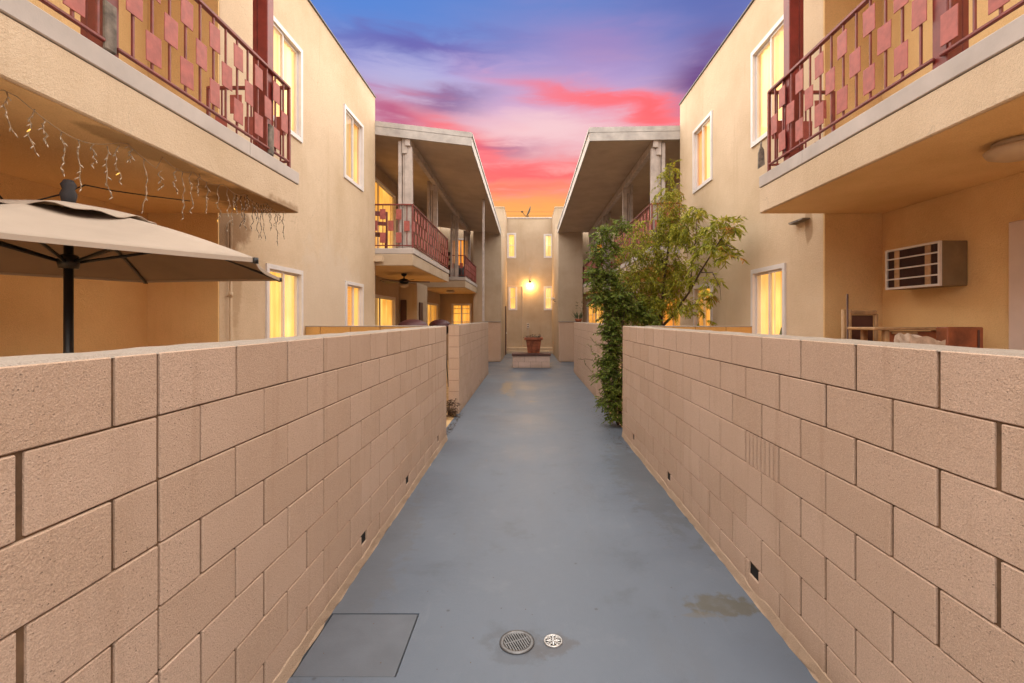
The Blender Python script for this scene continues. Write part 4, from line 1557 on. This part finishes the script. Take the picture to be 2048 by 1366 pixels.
for (cx, cy, rx, ry, n, dy) in VC:
    low = cy > 640
    cluster(V, F, TW, cx, cy, rx, ry, SY - (0.12 if low else 0.0), dy, int(n * 1.6), 0.15, 6, 0.048 if low else 0.056, 0.0115 if low else 0.0105, 0.14)
V2, F2 = V, F
for (a, b2) in (((1205, 720), (1158, 717)), ((1205, 700), (1182, 675)), ((1212, 690), (1190, 690)), ((1200, 735), (1178, 690)), ((1200, 760), (1168, 725)), ((1210, 640), (1202, 650)), ((1215, 690), (1200, 660)), ((1205, 790), (1190, 812))):
    p0, p1 = at(*a, SY - .15), at(*b2, SY - .2)
    pts = [p0.lerp(p1, i / 8) + rv(0.012) for i in range(9)]
    TW.append(pts)
    for q in pts[2:]:
        for _ in range(2):
            leaf(V2, F2, q, (p1 - p0).normalized() * 0.6 + rv(0.5), 0.045, 0.008)
for vv in V:
    if vv.z < 0.004:
        vv.z = 0.004 + rnd.random() * 0.02
leaf_object('foliage', V, F, 'vine_leaf', vine)
m = MB()
for pts in TW:
    m.tube([(p.x, p.y, max(p.z, 0.005)) for p in (pts[::3] if len(pts) < 9 else pts)], 0.0035, 3, cap=False)
for k in range(7):
    x = 1.52 + rnd.uniform(-0.06, 0.12)
    y = SY + rnd.uniform(-0.12, 0.15)
    pts = [(x, y, -0.005)]
    for i in range(1, 9):
        x += rnd.uniform(-0.05, 0.04)
        y += rnd.uniform(-0.03, 0.03)
        pts.append((x, y, i * 0.27))
    m.tube(pts, [0.016 - 0.0014 * i for i in range(9)], 6)
m.build('stems', 'bark', vine)

# dry weeds in the gap by the left wall
V, F, TW = [], [], []
wd = thing('dry_weed', (-1.40, 8.35, 0), 'dark dried weed in the gap at the foot of the pale wall', 'plant')
for k in range(46):
    p = Vector((rnd.gauss(-1.39, 0.05), rnd.gauss(8.40, 0.12), rnd.uniform(0.0, 0.26)))
    spray(V, F, TW, p, Vector((rnd.uniform(-.4, 1.0), rnd.uniform(-1, .3), 0.5)), 0.10, 4, 0.05, 0.011, 0.12)
for v in V:
    v.z = max(v.z, 0.003)
leaf_object('leaves', V, F, 'dry_leaf', wd)
m = MB()
for pts in TW:
    m.tube([(p.x, p.y, max(p.z, .004)) for p in pts], 0.003, 4, cap=False)
for k in range(6):
    m.tube([(-1.40 + rnd.uniform(-.04, .04), 8.40 + rnd.uniform(-.08, .08), -0.004), (-1.36 + rnd.uniform(-.06, .06), 8.36 + rnd.uniform(-.1, .1), 0.26)], 0.005, 5)
m.build('stems', 'bark', wd)['kind'] = 'stuff'
V, F = [], []
for k in range(120):
    y = rnd.uniform(6.8, 8.6)
    p = Vector((-1.18 - abs(rnd.gauss(0, 0.07)), y, 0.004 + rnd.random() * 0.006))
    a = rnd.uniform(0, 6.28)
    leaf(V, F, p, Vector((math.cos(a), math.sin(a), 0.05)), 0.035, 0.010)
for k in range(150):
    p = Vector((1.36 - abs(rnd.gauss(0, 0.14)), rnd.uniform(6.2, 9.2), 0.004 + rnd.random() * 0.006))
    a = rnd.uniform(0, 6.28)
    leaf(V, F, p, Vector((math.cos(a), math.sin(a), 0.05)), rnd.uniform(0.015, 0.035), 0.007)
for k in range(60):
    p = Vector((rnd.uniform(-1.1, 1.3), rnd.uniform(2.2, 8), 0.003))
    a = rnd.uniform(0, 6.28)
    leaf(V, F, p, Vector((math.cos(a), math.sin(a), 0.03)), rnd.uniform(0.006, 0.014), 0.003)
o = leaf_object('leaf_litter', V, F, 'dry_leaf', None)
o['kind'] = 'stuff'
o['label'] = 'dead leaves and grit scattered along the walkway edges'

# dry plants in the terracotta pot
V, F, TW = [], [], []
for k in range(26):
    p = Vector((0.20 + rnd.uniform(-.2, .2), 17.06 + rnd.uniform(-.2, .2), 1.05))
    spray(V, F, TW, p, Vector((rnd.uniform(-1, 1), rnd.uniform(-1, 1), 0.9)), 0.16, 4, 0.06, 0.014, 0.16)
leaf_object('dry_plants', V, F, 'dry_leaf', pot)['kind'] = 'stuff'
m = MB()
m.tube([(0.36, 17.0, 1.05), (0.44, 17.0, 1.12), (0.42, 17.0, 1.2)], 0.008, 5)
m.tube([(-0.02, 17.0, 1.05), (-0.08, 17.0, 1.14)], 0.006, 5)
m.build('dry_stalks', 'bark', pot)

# succulent in a pot on the far right wall, and a little rail beside it
sc_ = at(1157, 640, 14.6)
su = thing('succulent_pot', (sc_.x, 14.6, ZW + 0.012), 'small grey green succulent in a bowl on the pinkish wall top', 'plant')
m = MB()
m.lathe([(0.0, 0.0), (0.08, 0.0), (0.12, 0.10), (0.10, 0.10), (0.0, 0.08)], (sc_.x, 14.6, ZW + 0.013), 14)
m.build('bowl', 'terracotta', su)
V, F, TW = [], [], []
for k in range(24):
    a = rnd.uniform(0, 6.28)
    el_ = rnd.uniform(0.4, 1.3)
    p = Vector((sc_.x + 0.05 * math.cos(a), 14.6 + 0.05 * math.sin(a), ZW + 0.1))
    leaf(V, F, p, Vector((math.cos(a) * math.cos(el_), math.sin(a) * math.cos(el_), math.sin(el_))), rnd.uniform(0.15, 0.34), 0.028)
for k in range(4):
    spray(V, F, TW, Vector((sc_.x + rnd.uniform(-.05, .05), 14.6, ZW + 0.1)), Vector((rnd.uniform(-.3, .3), 0, 1)), 0.5, 6, 0.07, 0.014, 0.0)
leaf_object('leaves', V, F, 'succulent_leaf', su)

# ------------------------------------------------------------------ ground fittings
cv = thing('access_cover', (-0.9, 2.53, 0), 'flat square painted access cover let into the walkway beside the wall', 'cover')
MB().bbox((COV[0], COV[2], -0.04), (COV[1], COV[3], -0.0015), 0.003).build('lid', 'worn_grey_paint', cv)
m = MB()
m.box((COV[0] - 0.005, COV[2] - 0.004, -0.066), (COV[1] + 0.005, COV[3] + 0.004, -0.042))
m.build('pit', 'dark_void', cv)


def ring(m, c, r0, r1, z0, z1, seg=40):
    m.lathe([(r0, z0), (r1, z0), (r1 - 0.002, z1), (r0 + 0.002, z1), (r0, z0)], c, seg)


dc = (-0.059, 2.527, 0)
dg = thing('floor_drain', dc, 'larger round grey drain grate with slanted slots in the walkway', 'drain')
MB().lathe([(0.0, 0.001), (0.09, 0.001)], dc, 32).build('pit', 'dark_void', dg)
m = MB()
ring(m, dc, 0.068, 0.094, 0.0005, 0.007)
m.build('rim', 'galvanised', dg)
m = MB()
for k in range(-5, 6):
    off = k * 0.0128
    h = math.sqrt(max(0, 0.070 ** 2 - off ** 2))
    q = bmesh.new()
    bmesh.ops.create_cube(q, size=1, matrix=Matrix.LocRotScale((off, 0, 0.0045), None, (0.0065, 2 * h, 0.004)))
    m.join(q, Matrix.Translation(dc) @ Matrix.Rotation(R(24), 4, 'Z'))
q = bmesh.new()
bmesh.ops.create_cube(q, size=1, matrix=Matrix.LocRotScale((0, 0.008, 0.0042), None, (0.13, 0.006, 0.003)))
m.join(q, Matrix.Translation(dc) @ Matrix.Rotation(R(24), 4, 'Z'))
m.build('grate', 'galvanised', dg)

cc = (0.135, 2.535, 0)
cg = thing('cleanout_cover', cc, 'smaller round bright metal cover with a cut out petal pattern', 'cover')
MB().lathe([(0.0, 0.001), (0.05, 0.001)], cc, 28).build('pit', 'dark_void', cg)
m = MB()
ring(m, cc, 0.041, 0.051, 0.0005, 0.007, 32)
m.build('rim', 'bright_metal', cg)
m = MB()
for k in range(4):
    a = R(45 + 90 * k + 45)
    q = bmesh.new()
    bmesh.ops.create_cube(q, size=1, matrix=Matrix.LocRotScale((0.021, 0, 0.0045), None, (0.042, 0.007, 0.004)))
    m.join(q, Matrix.Translation(cc) @ Matrix.Rotation(a, 4, 'Z'))
    m.lathe([(0.006, 0.003), (0.012, 0.003), (0.012, 0.0062), (0.006, 0.0062), (0.006, 0.003)], (cc[0] + 0.026 * math.cos(a + R(45)), cc[1] + 0.026 * math.sin(a + R(45)), 0), 12)
for k in range(12):
    a = 2 * math.pi * k / 12
    q = bmesh.new()
    bmesh.ops.create_cube(q, size=1, matrix=Matrix.LocRotScale((0.039, 0, 0.0045), None, (0.008, 0.005, 0.004)))
    m.join(q, Matrix.Translation(cc) @ Matrix.Rotation(a, 4, 'Z'))
m.lathe([(0.0, 0.0065), (0.009, 0.006), (0.010, 0.003)], cc, 12)
m.build('petals', 'bright_metal', cg)

# ------------------------------------------------------------------ parasol
UC = Vector((-2.46, 2.53, 0))
um = thing('parasol', UC, 'beige canvas parasol on a black pole behind the block wall', 'parasol')
m = MB()
m.tube([UC + Vector((0.012, 0, 0.06)), UC + Vector((0, 0, 1.2)), UC + Vector((0, 0, 2.39))], [0.024, 0.022, 0.020], 14)
m.build('pole', 'black_paint', um)
m = MB()
m.lathe([(0.0, 0.0), (0.24, 0.0), (0.25, 0.03), (0.10, 0.07), (0.04, 0.09), (0.035, 0.30), (0.0, 0.30)], UC, 24)
m.build('base', 'black_paint', um)
m = MB()
m.lathe([(0.024, 0.0), (0.042, 0.0), (0.046, 0.03), (0.04, 0.07), (0.024, 0.075)], UC + Vector((0, 0, 2.0)), 16)
m.build('runner_hub', 'black_paint', um)
m = MB()
m.lathe([(0.022, 0.0), (0.034, 0.01), (0.03, 0.05), (0.02, 0.06)], UC + Vector((0, 0, 2.27)), 16)
m.build('crown_hub', 'black_paint', um)
HR, HZ, AZ_ = 1.10, 2.035, 2.335
ANG = [R(-8 + 60 * k) for k in range(6)]


def rim_z(a):
    # the canopy leans a little, low on the far side
    return HZ - 0.012 * math.sin(a)


def canopy_pt(a, f):
    """a = angle, f = 0 at the apex .. 1 at the rim; flat panels between ribs"""
    k = (a - ANG[0]) / R(60)
    k0 = math.floor(k)
    t = k - k0
    a0, a1 = ANG[0] + k0 * R(60), ANG[0] + (k0 + 1) * R(60)
    P0 = Vector((math.cos(a0) * HR, math.sin(a0) * HR, rim_z(a0)))
    P1 = Vector((math.cos(a1) * HR, math.sin(a1) * HR, rim_z(a1)))
    P = P0.lerp(P1, t)
    sag = math.sin(math.pi * t)
    P = Vector((P.x * (1 - 0.035 * sag), P.y * (1 - 0.035 * sag), P.z))
    top = Vector((0, 0, AZ_))
    q = top.lerp(P, f)
    q.z += -0.028 * sag * math.sin(math.pi * f) + 0.03 * math.sin(math.pi * f)
    return UC + q


m = MB()
NA, NF = 60, 12
g = [[m.bm.verts.new(canopy_pt(ANG[0] + 2 * math.pi * i / NA, 0.10 + 0.90 * j / NF)) for j in range(NF + 1)] for i in range(NA)]
for i in range(NA):
    for j in range(NF):
        f = m.bm.faces.new((g[i][j], g[(i + 1) % NA][j], g[(i + 1) % NA][j + 1], g[i][j + 1]))
        f.smooth = (i % 10 not in ())
    # hem
low = [m.bm.verts.new(g[i][NF].co + Vector((0, 0, -0.022))) for i in range(NA)]
for i in range(NA):
    m.bm.faces.new((g[i][NF], g[(i + 1) % NA][NF], low[(i + 1) % NA], low[i]))
cn = m.build('canopy', 'canvas', um)
cn.modifiers.new('cloth', 'SOLIDIFY').thickness = 0.004
plain('shaded_canvas', (0.20, 0.145, 0.105), 0.9, var=0.08, vscale=3)  # shade under the canopy, painted as a darker added sheet
m = MB()
g = [[m.bm.verts.new(canopy_pt(ANG[0] + 2 * math.pi * i / NA, 0.11 + 0.885 * j / NF) + Vector((0, 0, -0.010))) for j in range(NF + 1)] for i in range(NA)]
for i in range(NA):
    for j in range(NF):
        m.bm.faces.new((g[i][j], g[(i + 1) % NA][j], g[(i + 1) % NA][j + 1], g[i][j + 1])).smooth = True
m.build('underside_shade', 'shaded_canvas', cn)
m = MB()
NA2 = 72
g = []
for i in range(NA2):
    a = ANG[0] + 2 * math.pi * i / NA2
    row = []
    for j in range(7):
        f = j / 6
        r = 0.02 + 0.36 * f
        p = Vector((math.cos(a) * r, math.sin(a) * r, AZ_ + 0.018 - 0.055 * f - 0.03 * f * f))
        p.z += f * f * (0.009 * math.sin(a * 6 + 0.8) + 0.009 * math.sin(a * 13 + 2))
        p *= 1
        row.append(m.bm.verts.new(UC + p))
    g.append(row)
for i in range(NA2):
    for j in range(6):
        f = m.bm.faces.new((g[i][j], g[(i + 1) % NA2][j], g[(i + 1) % NA2][j + 1], g[i][j + 1]))
        f.smooth = True
vt_ = m.build('vent_cap', 'canvas', um)
vt_.modifiers.new('cloth', 'SOLIDIFY').thickness = 0.004
m = MB()
m.lathe([(0.0, 0.125), (0.02, 0.12), (0.034, 0.095), (0.026, 0.07), (0.036, 0.045), (0.03, 0.01), (0.022, -0.01), (0.0, -0.01)], UC + Vector((0, 0, AZ_ + 0.018)), 16)
m.build('finial', 'grey_cloth', um)
for k, a in enumerate(ANG):
    m = MB()
    tip = canopy_pt(a, 1.0)
    m.tube([canopy_pt(a, f) + Vector((0, 0, -0.022)) for f in (0.06, 0.3, 0.55, 0.8, 1.0)], 0.010, 6)
    m.tube([tip + Vector((0, 0, -0.028)), tip + Vector((0, 0, 0.002))], 0.014, 6)
    m.tube([UC + Vector((math.cos(a) * 0.035, math.sin(a) * 0.035, 2.035)), canopy_pt(a, 0.5) + Vector((0, 0, -0.03))], 0.009, 6)
    m.build('rib', 'black_paint', um)

# ------------------------------------------------------------------ icicle lights under the left slab
sl = thing('string_lights', (-2.32, 3.2, 2.75), 'tangled clear icicle string lights hanging under the balcony edge above the parasol', 'lights')
XL = -2.33
pts = []
ys = [1.5 + 0.05 * i for i in range(62)]
for y in ys:
    sag = 0.10 * abs(math.sin((y - 1.5) * math.pi / 0.62)) if y < 3.0 else 0.035 * abs(math.sin((y - 1.5) * math.pi / 0.3))
    pts.append((XL + 0.01 * math.sin(y * 9), y, 2.757 - sag))
m = MB()
m.tube(pts, 0.0022, 5)
m.build('wire', 'plastic_wire', sl)


def wire_z(y):
    i = min(len(pts) - 1, max(0, int((y - 1.5) / 0.05)))
    return pts[i][2]


strands = []
y = 1.93
while y < 4.5:
    strands.append(y)
    y += rnd.uniform(0.055, 0.13) if y < 3.6 else rnd.uniform(0.03, 0.07)
for i, y in enumerate(strands):
    ln = rnd.choice((0.11, 0.17, 0.24, 0.29)) * rnd.uniform(0.8, 1.15)
    far = y > 3.75
    z = wire_z(y)
    m = MB()
    n = 8
    ph = rnd.uniform(0, 6)
    sp_ = [(XL + 0.008 * math.sin(ph + k * 1.9), y + 0.008 * math.sin(ph * 1.7 + k * 0.7) + (0.02 * k / n if rnd.random() < .3 else 0), z - ln * k / n) for k in range(n + 1)]
    m.tube(sp_, 0.0018 if not far else 0.0015, 5)
    # second twisted lead
    m.tube([(a + 0.005 * math.cos(k * 2.1), b + 0.005 * math.sin(k * 2.1), c) for k, (a, b, c) in enumerate(sp_)], 0.0014, 4)
    st = m.build('strand', 'plastic_wire' if not far else 'dark_wire', sl)
    m = MB()
    lit_k = rnd.choice((2, 4, 6, 8)) if (rnd.random() < 0.25 and not far) else -1
    for k in range(1, n + 1):
        a, b, c = sp_[k]
        dx, dyv = rnd.uniform(-0.014, 0.014), rnd.uniform(-0.016, 0.016)
        m.tube([(a, b, c), (a + dx * 0.4, b + dyv * 0.4, c - 0.006), (a + dx, b + dyv, c - 0.016)], [0.0018, 0.0030, 0.0016], 5)
        m.build('bulb', 'warm_bulb' if k == lit_k else 'clear_bulb', st)
        m = MB()
    m.bm.free()
# black cable slung below the soffit
m = MB()
m.tube([at(-20, 370, 2.3), at(22, 418, 2.6), at(70, 402, 2.7), at(125, 388, 2.75), at(170, 370, 2.8), at(230, 382, 3.1), at(300, 392, 3.4), at(380, 402, 3.9)], 0.0045, 6)
o = m.build('black_cable', 'black_paint')
tag(o, 'thin black cable slung under the balcony soffit behind the parasol top', 'cable')

# ------------------------------------------------------------------ right recess: air conditioner, soffit lamp, stored furniture
ac = thing('air_conditioner', (3.40, 4.04, 2.0), 'brown box air conditioner with pale grille fixed to the patio wall', 'air conditioner')
ax0, ax1 = 3.335, 3.558
ay0, ay1, az0, az1 = 3.82, 4.40, 2.0, 2.365
MB().bbox((ax0 + 0.012, ay0, az0), (ax1, ay1, az1), 0.006).build('case', 'ac_body', ac)
MB().box((ax0 + 0.006, ay0 + 0.02, az0 + 0.02), (ax0 + 0.011, ay1 - 0.02, az1 - 0.02)).build('coil', 'ac_coil', ac)
m = MB()
for (a, b2, c, d) in ((ay0, ay0 + 0.018, az0, az1), (ay1 - 0.018, ay1, az0, az1), (ay0 + 0.018, ay1 - 0.018, az0, az0 + 0.018), (ay0 + 0.018, ay1 - 0.018, az1 - 0.018, az1)):
    m.box((ax0 - 0.008, a, c), (ax0 + 0.012, b2, d))
m.build('grille_frame', 'ac_trim', ac)
for k in range(1, 4):
    zz = az0 + (az1 - az0) * k / 4
    MB().box((ax0 - 0.006, ay0 + 0.018, zz - 0.006), (ax0 + 0.004, ay1 - 0.018, zz + 0.006)).build('grille_bar', 'ac_trim', ac)
for yy in (ay0 + 0.12, ay1 - 0.13):
    MB().box((ax0 - 0.003, yy - 0.028, az0 + 0.018), (ax0 + 0.003, yy + 0.028, az1 - 0.018)).build('grille_post', 'tan_wood', ac)
m = MB()
yy = ay0 + 0.03
while yy < ay1 - 0.03:
    m.box((ax0 + 0.001, yy, az0 + 0.02), (ax0 + 0.006, yy + 0.003, az1 - 0.02))
    yy += 0.0125
fn = m.build('cooling_fins', 'dark_door', ac)

la = thing('ceiling_lamp', (2.92, 2.80, 2.785), 'unlit round flush ceiling lamp under the balcony by the air conditioner', 'lamp', 'round ceiling lamps under balconies')
MB().lathe([(0.0, 0.0), (0.13, 0.0), (0.13, -0.035), (0.0, -0.035)], (2.92, 2.80, 2.784), 28).build('base', 'lamp_glass', la)
MB().lathe([(0.155, -0.036), (0.165, -0.045), (0.15, -0.075), (0.10, -0.095), (0.0, -0.103)], (2.92, 2.80, 2.784), 28).build('shade', 'lamp_glass', la)
copy_tree(la, None, (-2.85 - 2.92, 17.3 - 2.80, 2.785 - 2.785), 'round flush ceiling lamp under the far small balcony of the fan side wing')

# stored furniture behind the right wall
fr = at(1690, 600, 4.3)
fo = thing('bamboo_rack', (3.0, 4.25, 0), 'old bamboo coloured open frame standing in the patio corner', 'frame')
m = MB()
for px in (1687, 1699, 1752):
    a = at(px, 620, 4.28)
    m.tube([(a.x, a.y, 0.0), (a.x, a.y, EYE + (638 - (619 if px < 1750 else 628)) * 4.28 / 945)], 0.018, 10)
a, b2 = at(1697, 624, 4.28), at(1752, 624, 4.28)
m.bbox((a.x, a.y - 0.02, a.z - 0.025), (b2.x, a.y + 0.02, a.z + 0.015), 0.008)
m.bbox((a.x, a.y - 0.015, 0.35), (b2.x, a.y + 0.015, 0.40), 0.008)
m.build('frame_rails', 'tan_wood', fo)
m = MB()
m.box((a.x + 0.02, a.y + 0.01, 0.4), (b2.x - 0.02, a.y + 0.02, a.z - 0.03))
m.build('frame_panel', 'dark_door', fo)
st_ = at(1695, 588, 4.2)
m = MB()
m.tube([(st_.x, 4.2, 0), (st_.x, 4.2, st_.z)], 0.008, 8)
o = m.build('thin_pole', 'dark_door')
tag(o, 'thin dark pole leaning upright beside the bamboo coloured frame', 'pole')

tb = thing('side_table', (3.1, 3.9, 0), 'worn wooden desk with thin tan top and red brown front below the air conditioner', 'table')
a, b2 = at(1722, 653, 4.0), at(1921, 659, 3.62)
m = MB()
zt_ = EYE - 16 * 4.0 / 945
zt_ = 1.662
m.bbox((2.74, 3.74, zt_ - 0.022), (3.50, 4.06, zt_), 0.005)
m.build('table_top', 'tan_wood', tb)
for (lx, ly) in ((2.86, 4.02), (3.46, 4.02), (2.86, 3.78), (3.46, 3.78)):
    MB().bbox((lx - 0.02, ly - 0.02, 0), (lx + 0.02, ly + 0.02, zt_ - 0.023), 0.004).build('leg', 'tan_wood', tb)
MB().bbox((2.882, 3.775, 0.6), (3.438, 3.795, zt_ - 0.03), 0.004).build('front_panel', 'brown_wood', tb)
MB().bbox((2.90, 3.755, zt_ - 0.052), (3.10, 3.772, zt_ - 0.035), 0.003).build('runner', 'tan_wood', tb)
cb = thing('wooden_cabinet', (3.2, 3.3, 0), 'reddish brown wooden cabinet end standing beside the patio door', 'cabinet')
c0 = at(1886, 654, 3.42)
c1 = at(1957, 654, 3.40)
MB().bbox((c0.x - 0.02, 3.36, 0.0), (c1.x, 3.46, c0.z), 0.006).build('carcass', 'brown_wood', cb)
MB().bbox((c0.x + 0.19, 3.352, 0.05), (c0.x + 0.205, 3.359, c0.z - 0.02), 0.002).build('edge_strip', 'dark_door', cb)
bg0, bg1 = at(1803, 690, 3.30), at(1873, 690, 3.30)
bgo = thing('white_sack', (2.72, 3.3, 0), 'rumpled pale sack stored on a stand in front of the cabinet', 'sack')
t3 = bmesh.new()
bmesh.ops.create_cube(t3, size=1)
bmesh.ops.subdivide_edges(t3, edges=t3.edges[:], cuts=5, use_grid_fill=True)
for v in t3.verts:
    v.co += Vector((rnd.uniform(-.03, .03), rnd.uniform(-.03, .03), rnd.uniform(-.04, .04) - 0.16 * v.co.x + 0.03 * math.cos(v.co.x * 9) * (1 if v.co.z > 0 else 0)))
for f in t3.faces:
    f.smooth = False
m = MB()
m.join(t3, Matrix.Translation(((bg0.x + bg1.x) / 2, 3.30, 1.605 - 0.13)) @ Matrix.Diagonal((bg1.x - bg0.x, 0.14, 0.26, 1)))
m.build('sack_body', 'sack_cloth', bgo)
MB().bbox((bg0.x + 0.02, 3.22, 0.0), (bg1.x - 0.02, 3.36, 1.32), 0.01).build('stand', 'brown_wood', bgo)

# cactus tips beside the lit window
cx = at(1566, 668, 5.6)
cs = thing('cactus', (cx.x, 5.6, 0), 'cactus with two paddle tips poking over the right wall', 'plant')
m = MB()
m.lathe([(0.0, 0.0), (0.13, 0.0), (0.16, 0.3), (0.0, 0.3)], (cx.x, 5.6, 0), 14)
m.build('pot', 'terracotta', cs)
m = MB()
for dx, h in ((-0.015, 1.63), (0.05, 1.60)):
    m.tube([(cx.x + dx * 0.3, 5.6, 0.29), (cx.x + dx * 0.5, 5.6, 0.9), (cx.x + dx, 5.6, h - 0.08), (cx.x + dx * 1.2, 5.6, h)], [0.03, 0.034, 0.026, 0.006], 8)
m.build('stem', 'succulent_leaf', cs)

# ------------------------------------------------------------------ things on and under the left balconies
fx = at(808, 556, 11.0)
fan = thing('ceiling_fan', (fx.x, 11.0, 2.786), 'dark ceiling fan with a lamp bowl under the middle balcony', 'fan')
m = MB()
m.lathe([(0.0, 0.0), (0.07, 0.0), (0.05, -0.05), (0.015, -0.06), (0.015, -0.11), (0.09, -0.13), (0.12, -0.17), (0.10, -0.22), (0.05, -0.24), (0.0, -0.24)], (fx.x, 11.0, 2.785), 20)
m.build('motor', 'black_paint', fan)
MB().lathe([(0.05, -0.241), (0.11, -0.245), (0.10, -0.29), (0.05, -0.32), (0.0, -0.325)], (fx.x, 11.0, 2.785), 18).build('lamp_bowl', 'lamp_glass', fan)
for k in range(5):
    a = R(12 + 72 * k)
    q = bmesh.new()
    bmesh.ops.create_cube(q, size=1, matrix=Matrix.LocRotScale((0.36, 0, 0), None, (0.46, 0.12, 0.008)))
    for v in q.verts:
        if v.co.x > 0.5:
            v.co.y *= 1.15
    m = MB()
    m.join(q, Matrix.Translation((fx.x, 11.0, 2.60)) @ Matrix.Rotation(a, 4, 'Z') @ Matrix.Rotation(R(14), 4, 'X'))
    m.tube([(fx.x + 0.08 * math.cos(a), 11 + 0.08 * math.sin(a), 2.605), (fx.x + 0.16 * math.cos(a), 11 + 0.16 * math.sin(a), 2.602)], 0.014, 6)
    m.build('blade', 'dark_door', fan)

# red domed grills on the patios
for i, (px, Y, w, zt_, lab) in enumerate(((826, 9.6, 0.31, 1.735, 'dark red domed grill showing over the wall, nearer of two'), (880, 12.2, 0.28, 1.73, 'dark red domed grill showing over the wall, farther and smaller of two'))):
    c = at(px, 640, Y)
    g_ = thing('kettle_grill', (c.x, Y, 0), lab, 'grill', 'dark red domed grills')
    lid = [(w * math.cos(R(a)), 0.16 * math.sin(R(a))) for a in range(0, 91, 10)]
    m = MB()
    m.lathe([(w + 0.012, -0.02), (w + 0.012, 0.0)] + lid, (c.x, Y, zt_ - 0.17), 24)
    m.build('lid', 'dark_red_cover', g_)
    m = MB()
    m.lathe([(w, 0.0), (w * 0.9, -0.12), (w * 0.5, -0.24), (0, -0.27)], (c.x, Y, zt_ - 0.20), 24)
    m.build('bowl', 'black_paint', g_)
    for k in range(3):
        a = R(90 + 120 * k)
        MB().tube([(c.x + w * 0.5 * math.cos(a), Y + w * 0.5 * math.sin(a), zt_ - 0.36), (c.x + w * 1.0 * math.cos(a), Y + w * 1.0 * math.sin(a), 0)], 0.014, 6).build('leg', 'black_paint', g_)


def chair(loc, rz, label, mat, group=None):
    t = thing('balcony_chair', loc, label, 'chair', group)
    Mx = Matrix.Translation(loc) @ Matrix.Rotation(rz, 4, 'Z')

    def add(name, boxes):
        m = MB()
        for lo, hi in boxes:
            q = MB()
            q.bbox(lo, hi, 0.006)
            m.join(q.bm, Mx)
        m.build(name, mat, t)
    add('seat', [((-0.22, -0.22, 0.42), (0.22, 0.22, 0.45))])
    add('backrest', [((-0.22, 0.19, 0.80), (0.22, 0.22, 0.90)), ((-0.22, 0.19, 0.60), (0.22, 0.22, 0.68))])
    for i in (-1, 1):
        add('leg', [((i * 0.20 - 0.02, 0.185, 0.0), (i * 0.20 + 0.02, 0.225, 0.90))])
        add('leg', [((i * 0.20 - 0.02, -0.22, 0.0), (i * 0.20 + 0.02, -0.18, 0.419))])
    return t


chair((-3.3, 10.3, 3.136), R(200), 'dark red slatted chair on the middle balcony behind the end railing', 'red_paint')
chair((-2.75, 16.5, 3.136), R(160), 'dark chair among stored things on the far balcony', 'dark_door')
b_ = thing('storage_bin', (-2.95, 17.3, 3.136), 'orange red bin stored on the far balcony below the orange window', 'bin')
MB().lathe([(0.0, 0.0), (0.17, 0.0), (0.20, 0.50), (0.215, 0.50), (0.215, 0.53), (0.19, 0.53), (0.0, 0.46)], (-2.95, 17.3, 3.136), 18).build('bin_body', 'terracotta', b_)
b_ = thing('cloth_bundle', (-2.5, 16.7, 3.136), 'dark grey bundle heaped against the far balcony railing', 'bundle')
t3 = bmesh.new()
bmesh.ops.create_icosphere(t3, subdivisions=3, radius=1)
for v in t3.verts:
    v.co *= 1 + 0.18 * math.sin(v.co.x * 5 + v.co.y * 3) * math.cos(v.co.z * 4)
    v.co.z = max(v.co.z, -0.8)
for f in t3.faces:
    f.smooth = True
m = MB()
m.join(t3, Matrix.Translation((-2.5, 16.7, 3.136 + 0.24)) @ Matrix.Diagonal((0.26, 0.5, 0.30, 1)))
m.build('cloth', 'grey_cloth', b_)
# white hanging tube on the left balcony end
hx = at(535, 172, 4.3)
ht = thing('hanging_feeder', (hx.x, 4.3, hx.z), 'white tube feeder with amber foot hung behind the railing end', 'feeder')
z1_, z0_ = at(535, 176, 4.3).z, at(535, 232, 4.3).z
MB().lathe([(0.0, z1_), (0.022, z1_), (0.024, z0_ + 0.03), (0.0, z0_ + 0.03)], (hx.x, 4.3, 0), 14).build('tube', 'white_frame', ht)
MB().lathe([(0.0, z0_ + 0.029), (0.04, z0_ + 0.029), (0.034, z0_), (0.0, z0_ - 0.01)], (hx.x, 4.3, 0), 14).build('dish', 'terracotta', ht)
MB().tube([(hx.x, 4.3, z1_), (hx.x, 4.4, LW['rt'] - 0.02)], 0.003, 5).build('hook', 'dark_wire', ht)
# old wooden paddle on the right railing end
px_ = at(1526, 300, 4.50)
wp = thing('wooden_paddle', (px_.x, 4.5, px_.z), 'weathered grey wooden paddle tied to the right railing end', 'paddle')
m = MB()
za, zb_ = at(1526, 336, 4.5).z, at(1526, 292, 4.5).z
m.prism([(px_.x - 0.032, za), (px_.x + 0.028, za + 0.04), (px_.x + 0.022, zb_ - 0.03), (px_.x + 0.004, zb_), (px_.x - 0.012, zb_), (px_.x - 0.03, zb_ - 0.06)], 4.52, 4.54)
m.build('paddle_blade', 'weathered_wood', wp)
m = MB()
m.tube([(px_.x - 0.004, 4.53, zb_ - 0.02), (px_.x - 0.004, 4.53, zb_ + 0.05)], 0.008, 8)
m.build('handle', 'weathered_wood', wp)
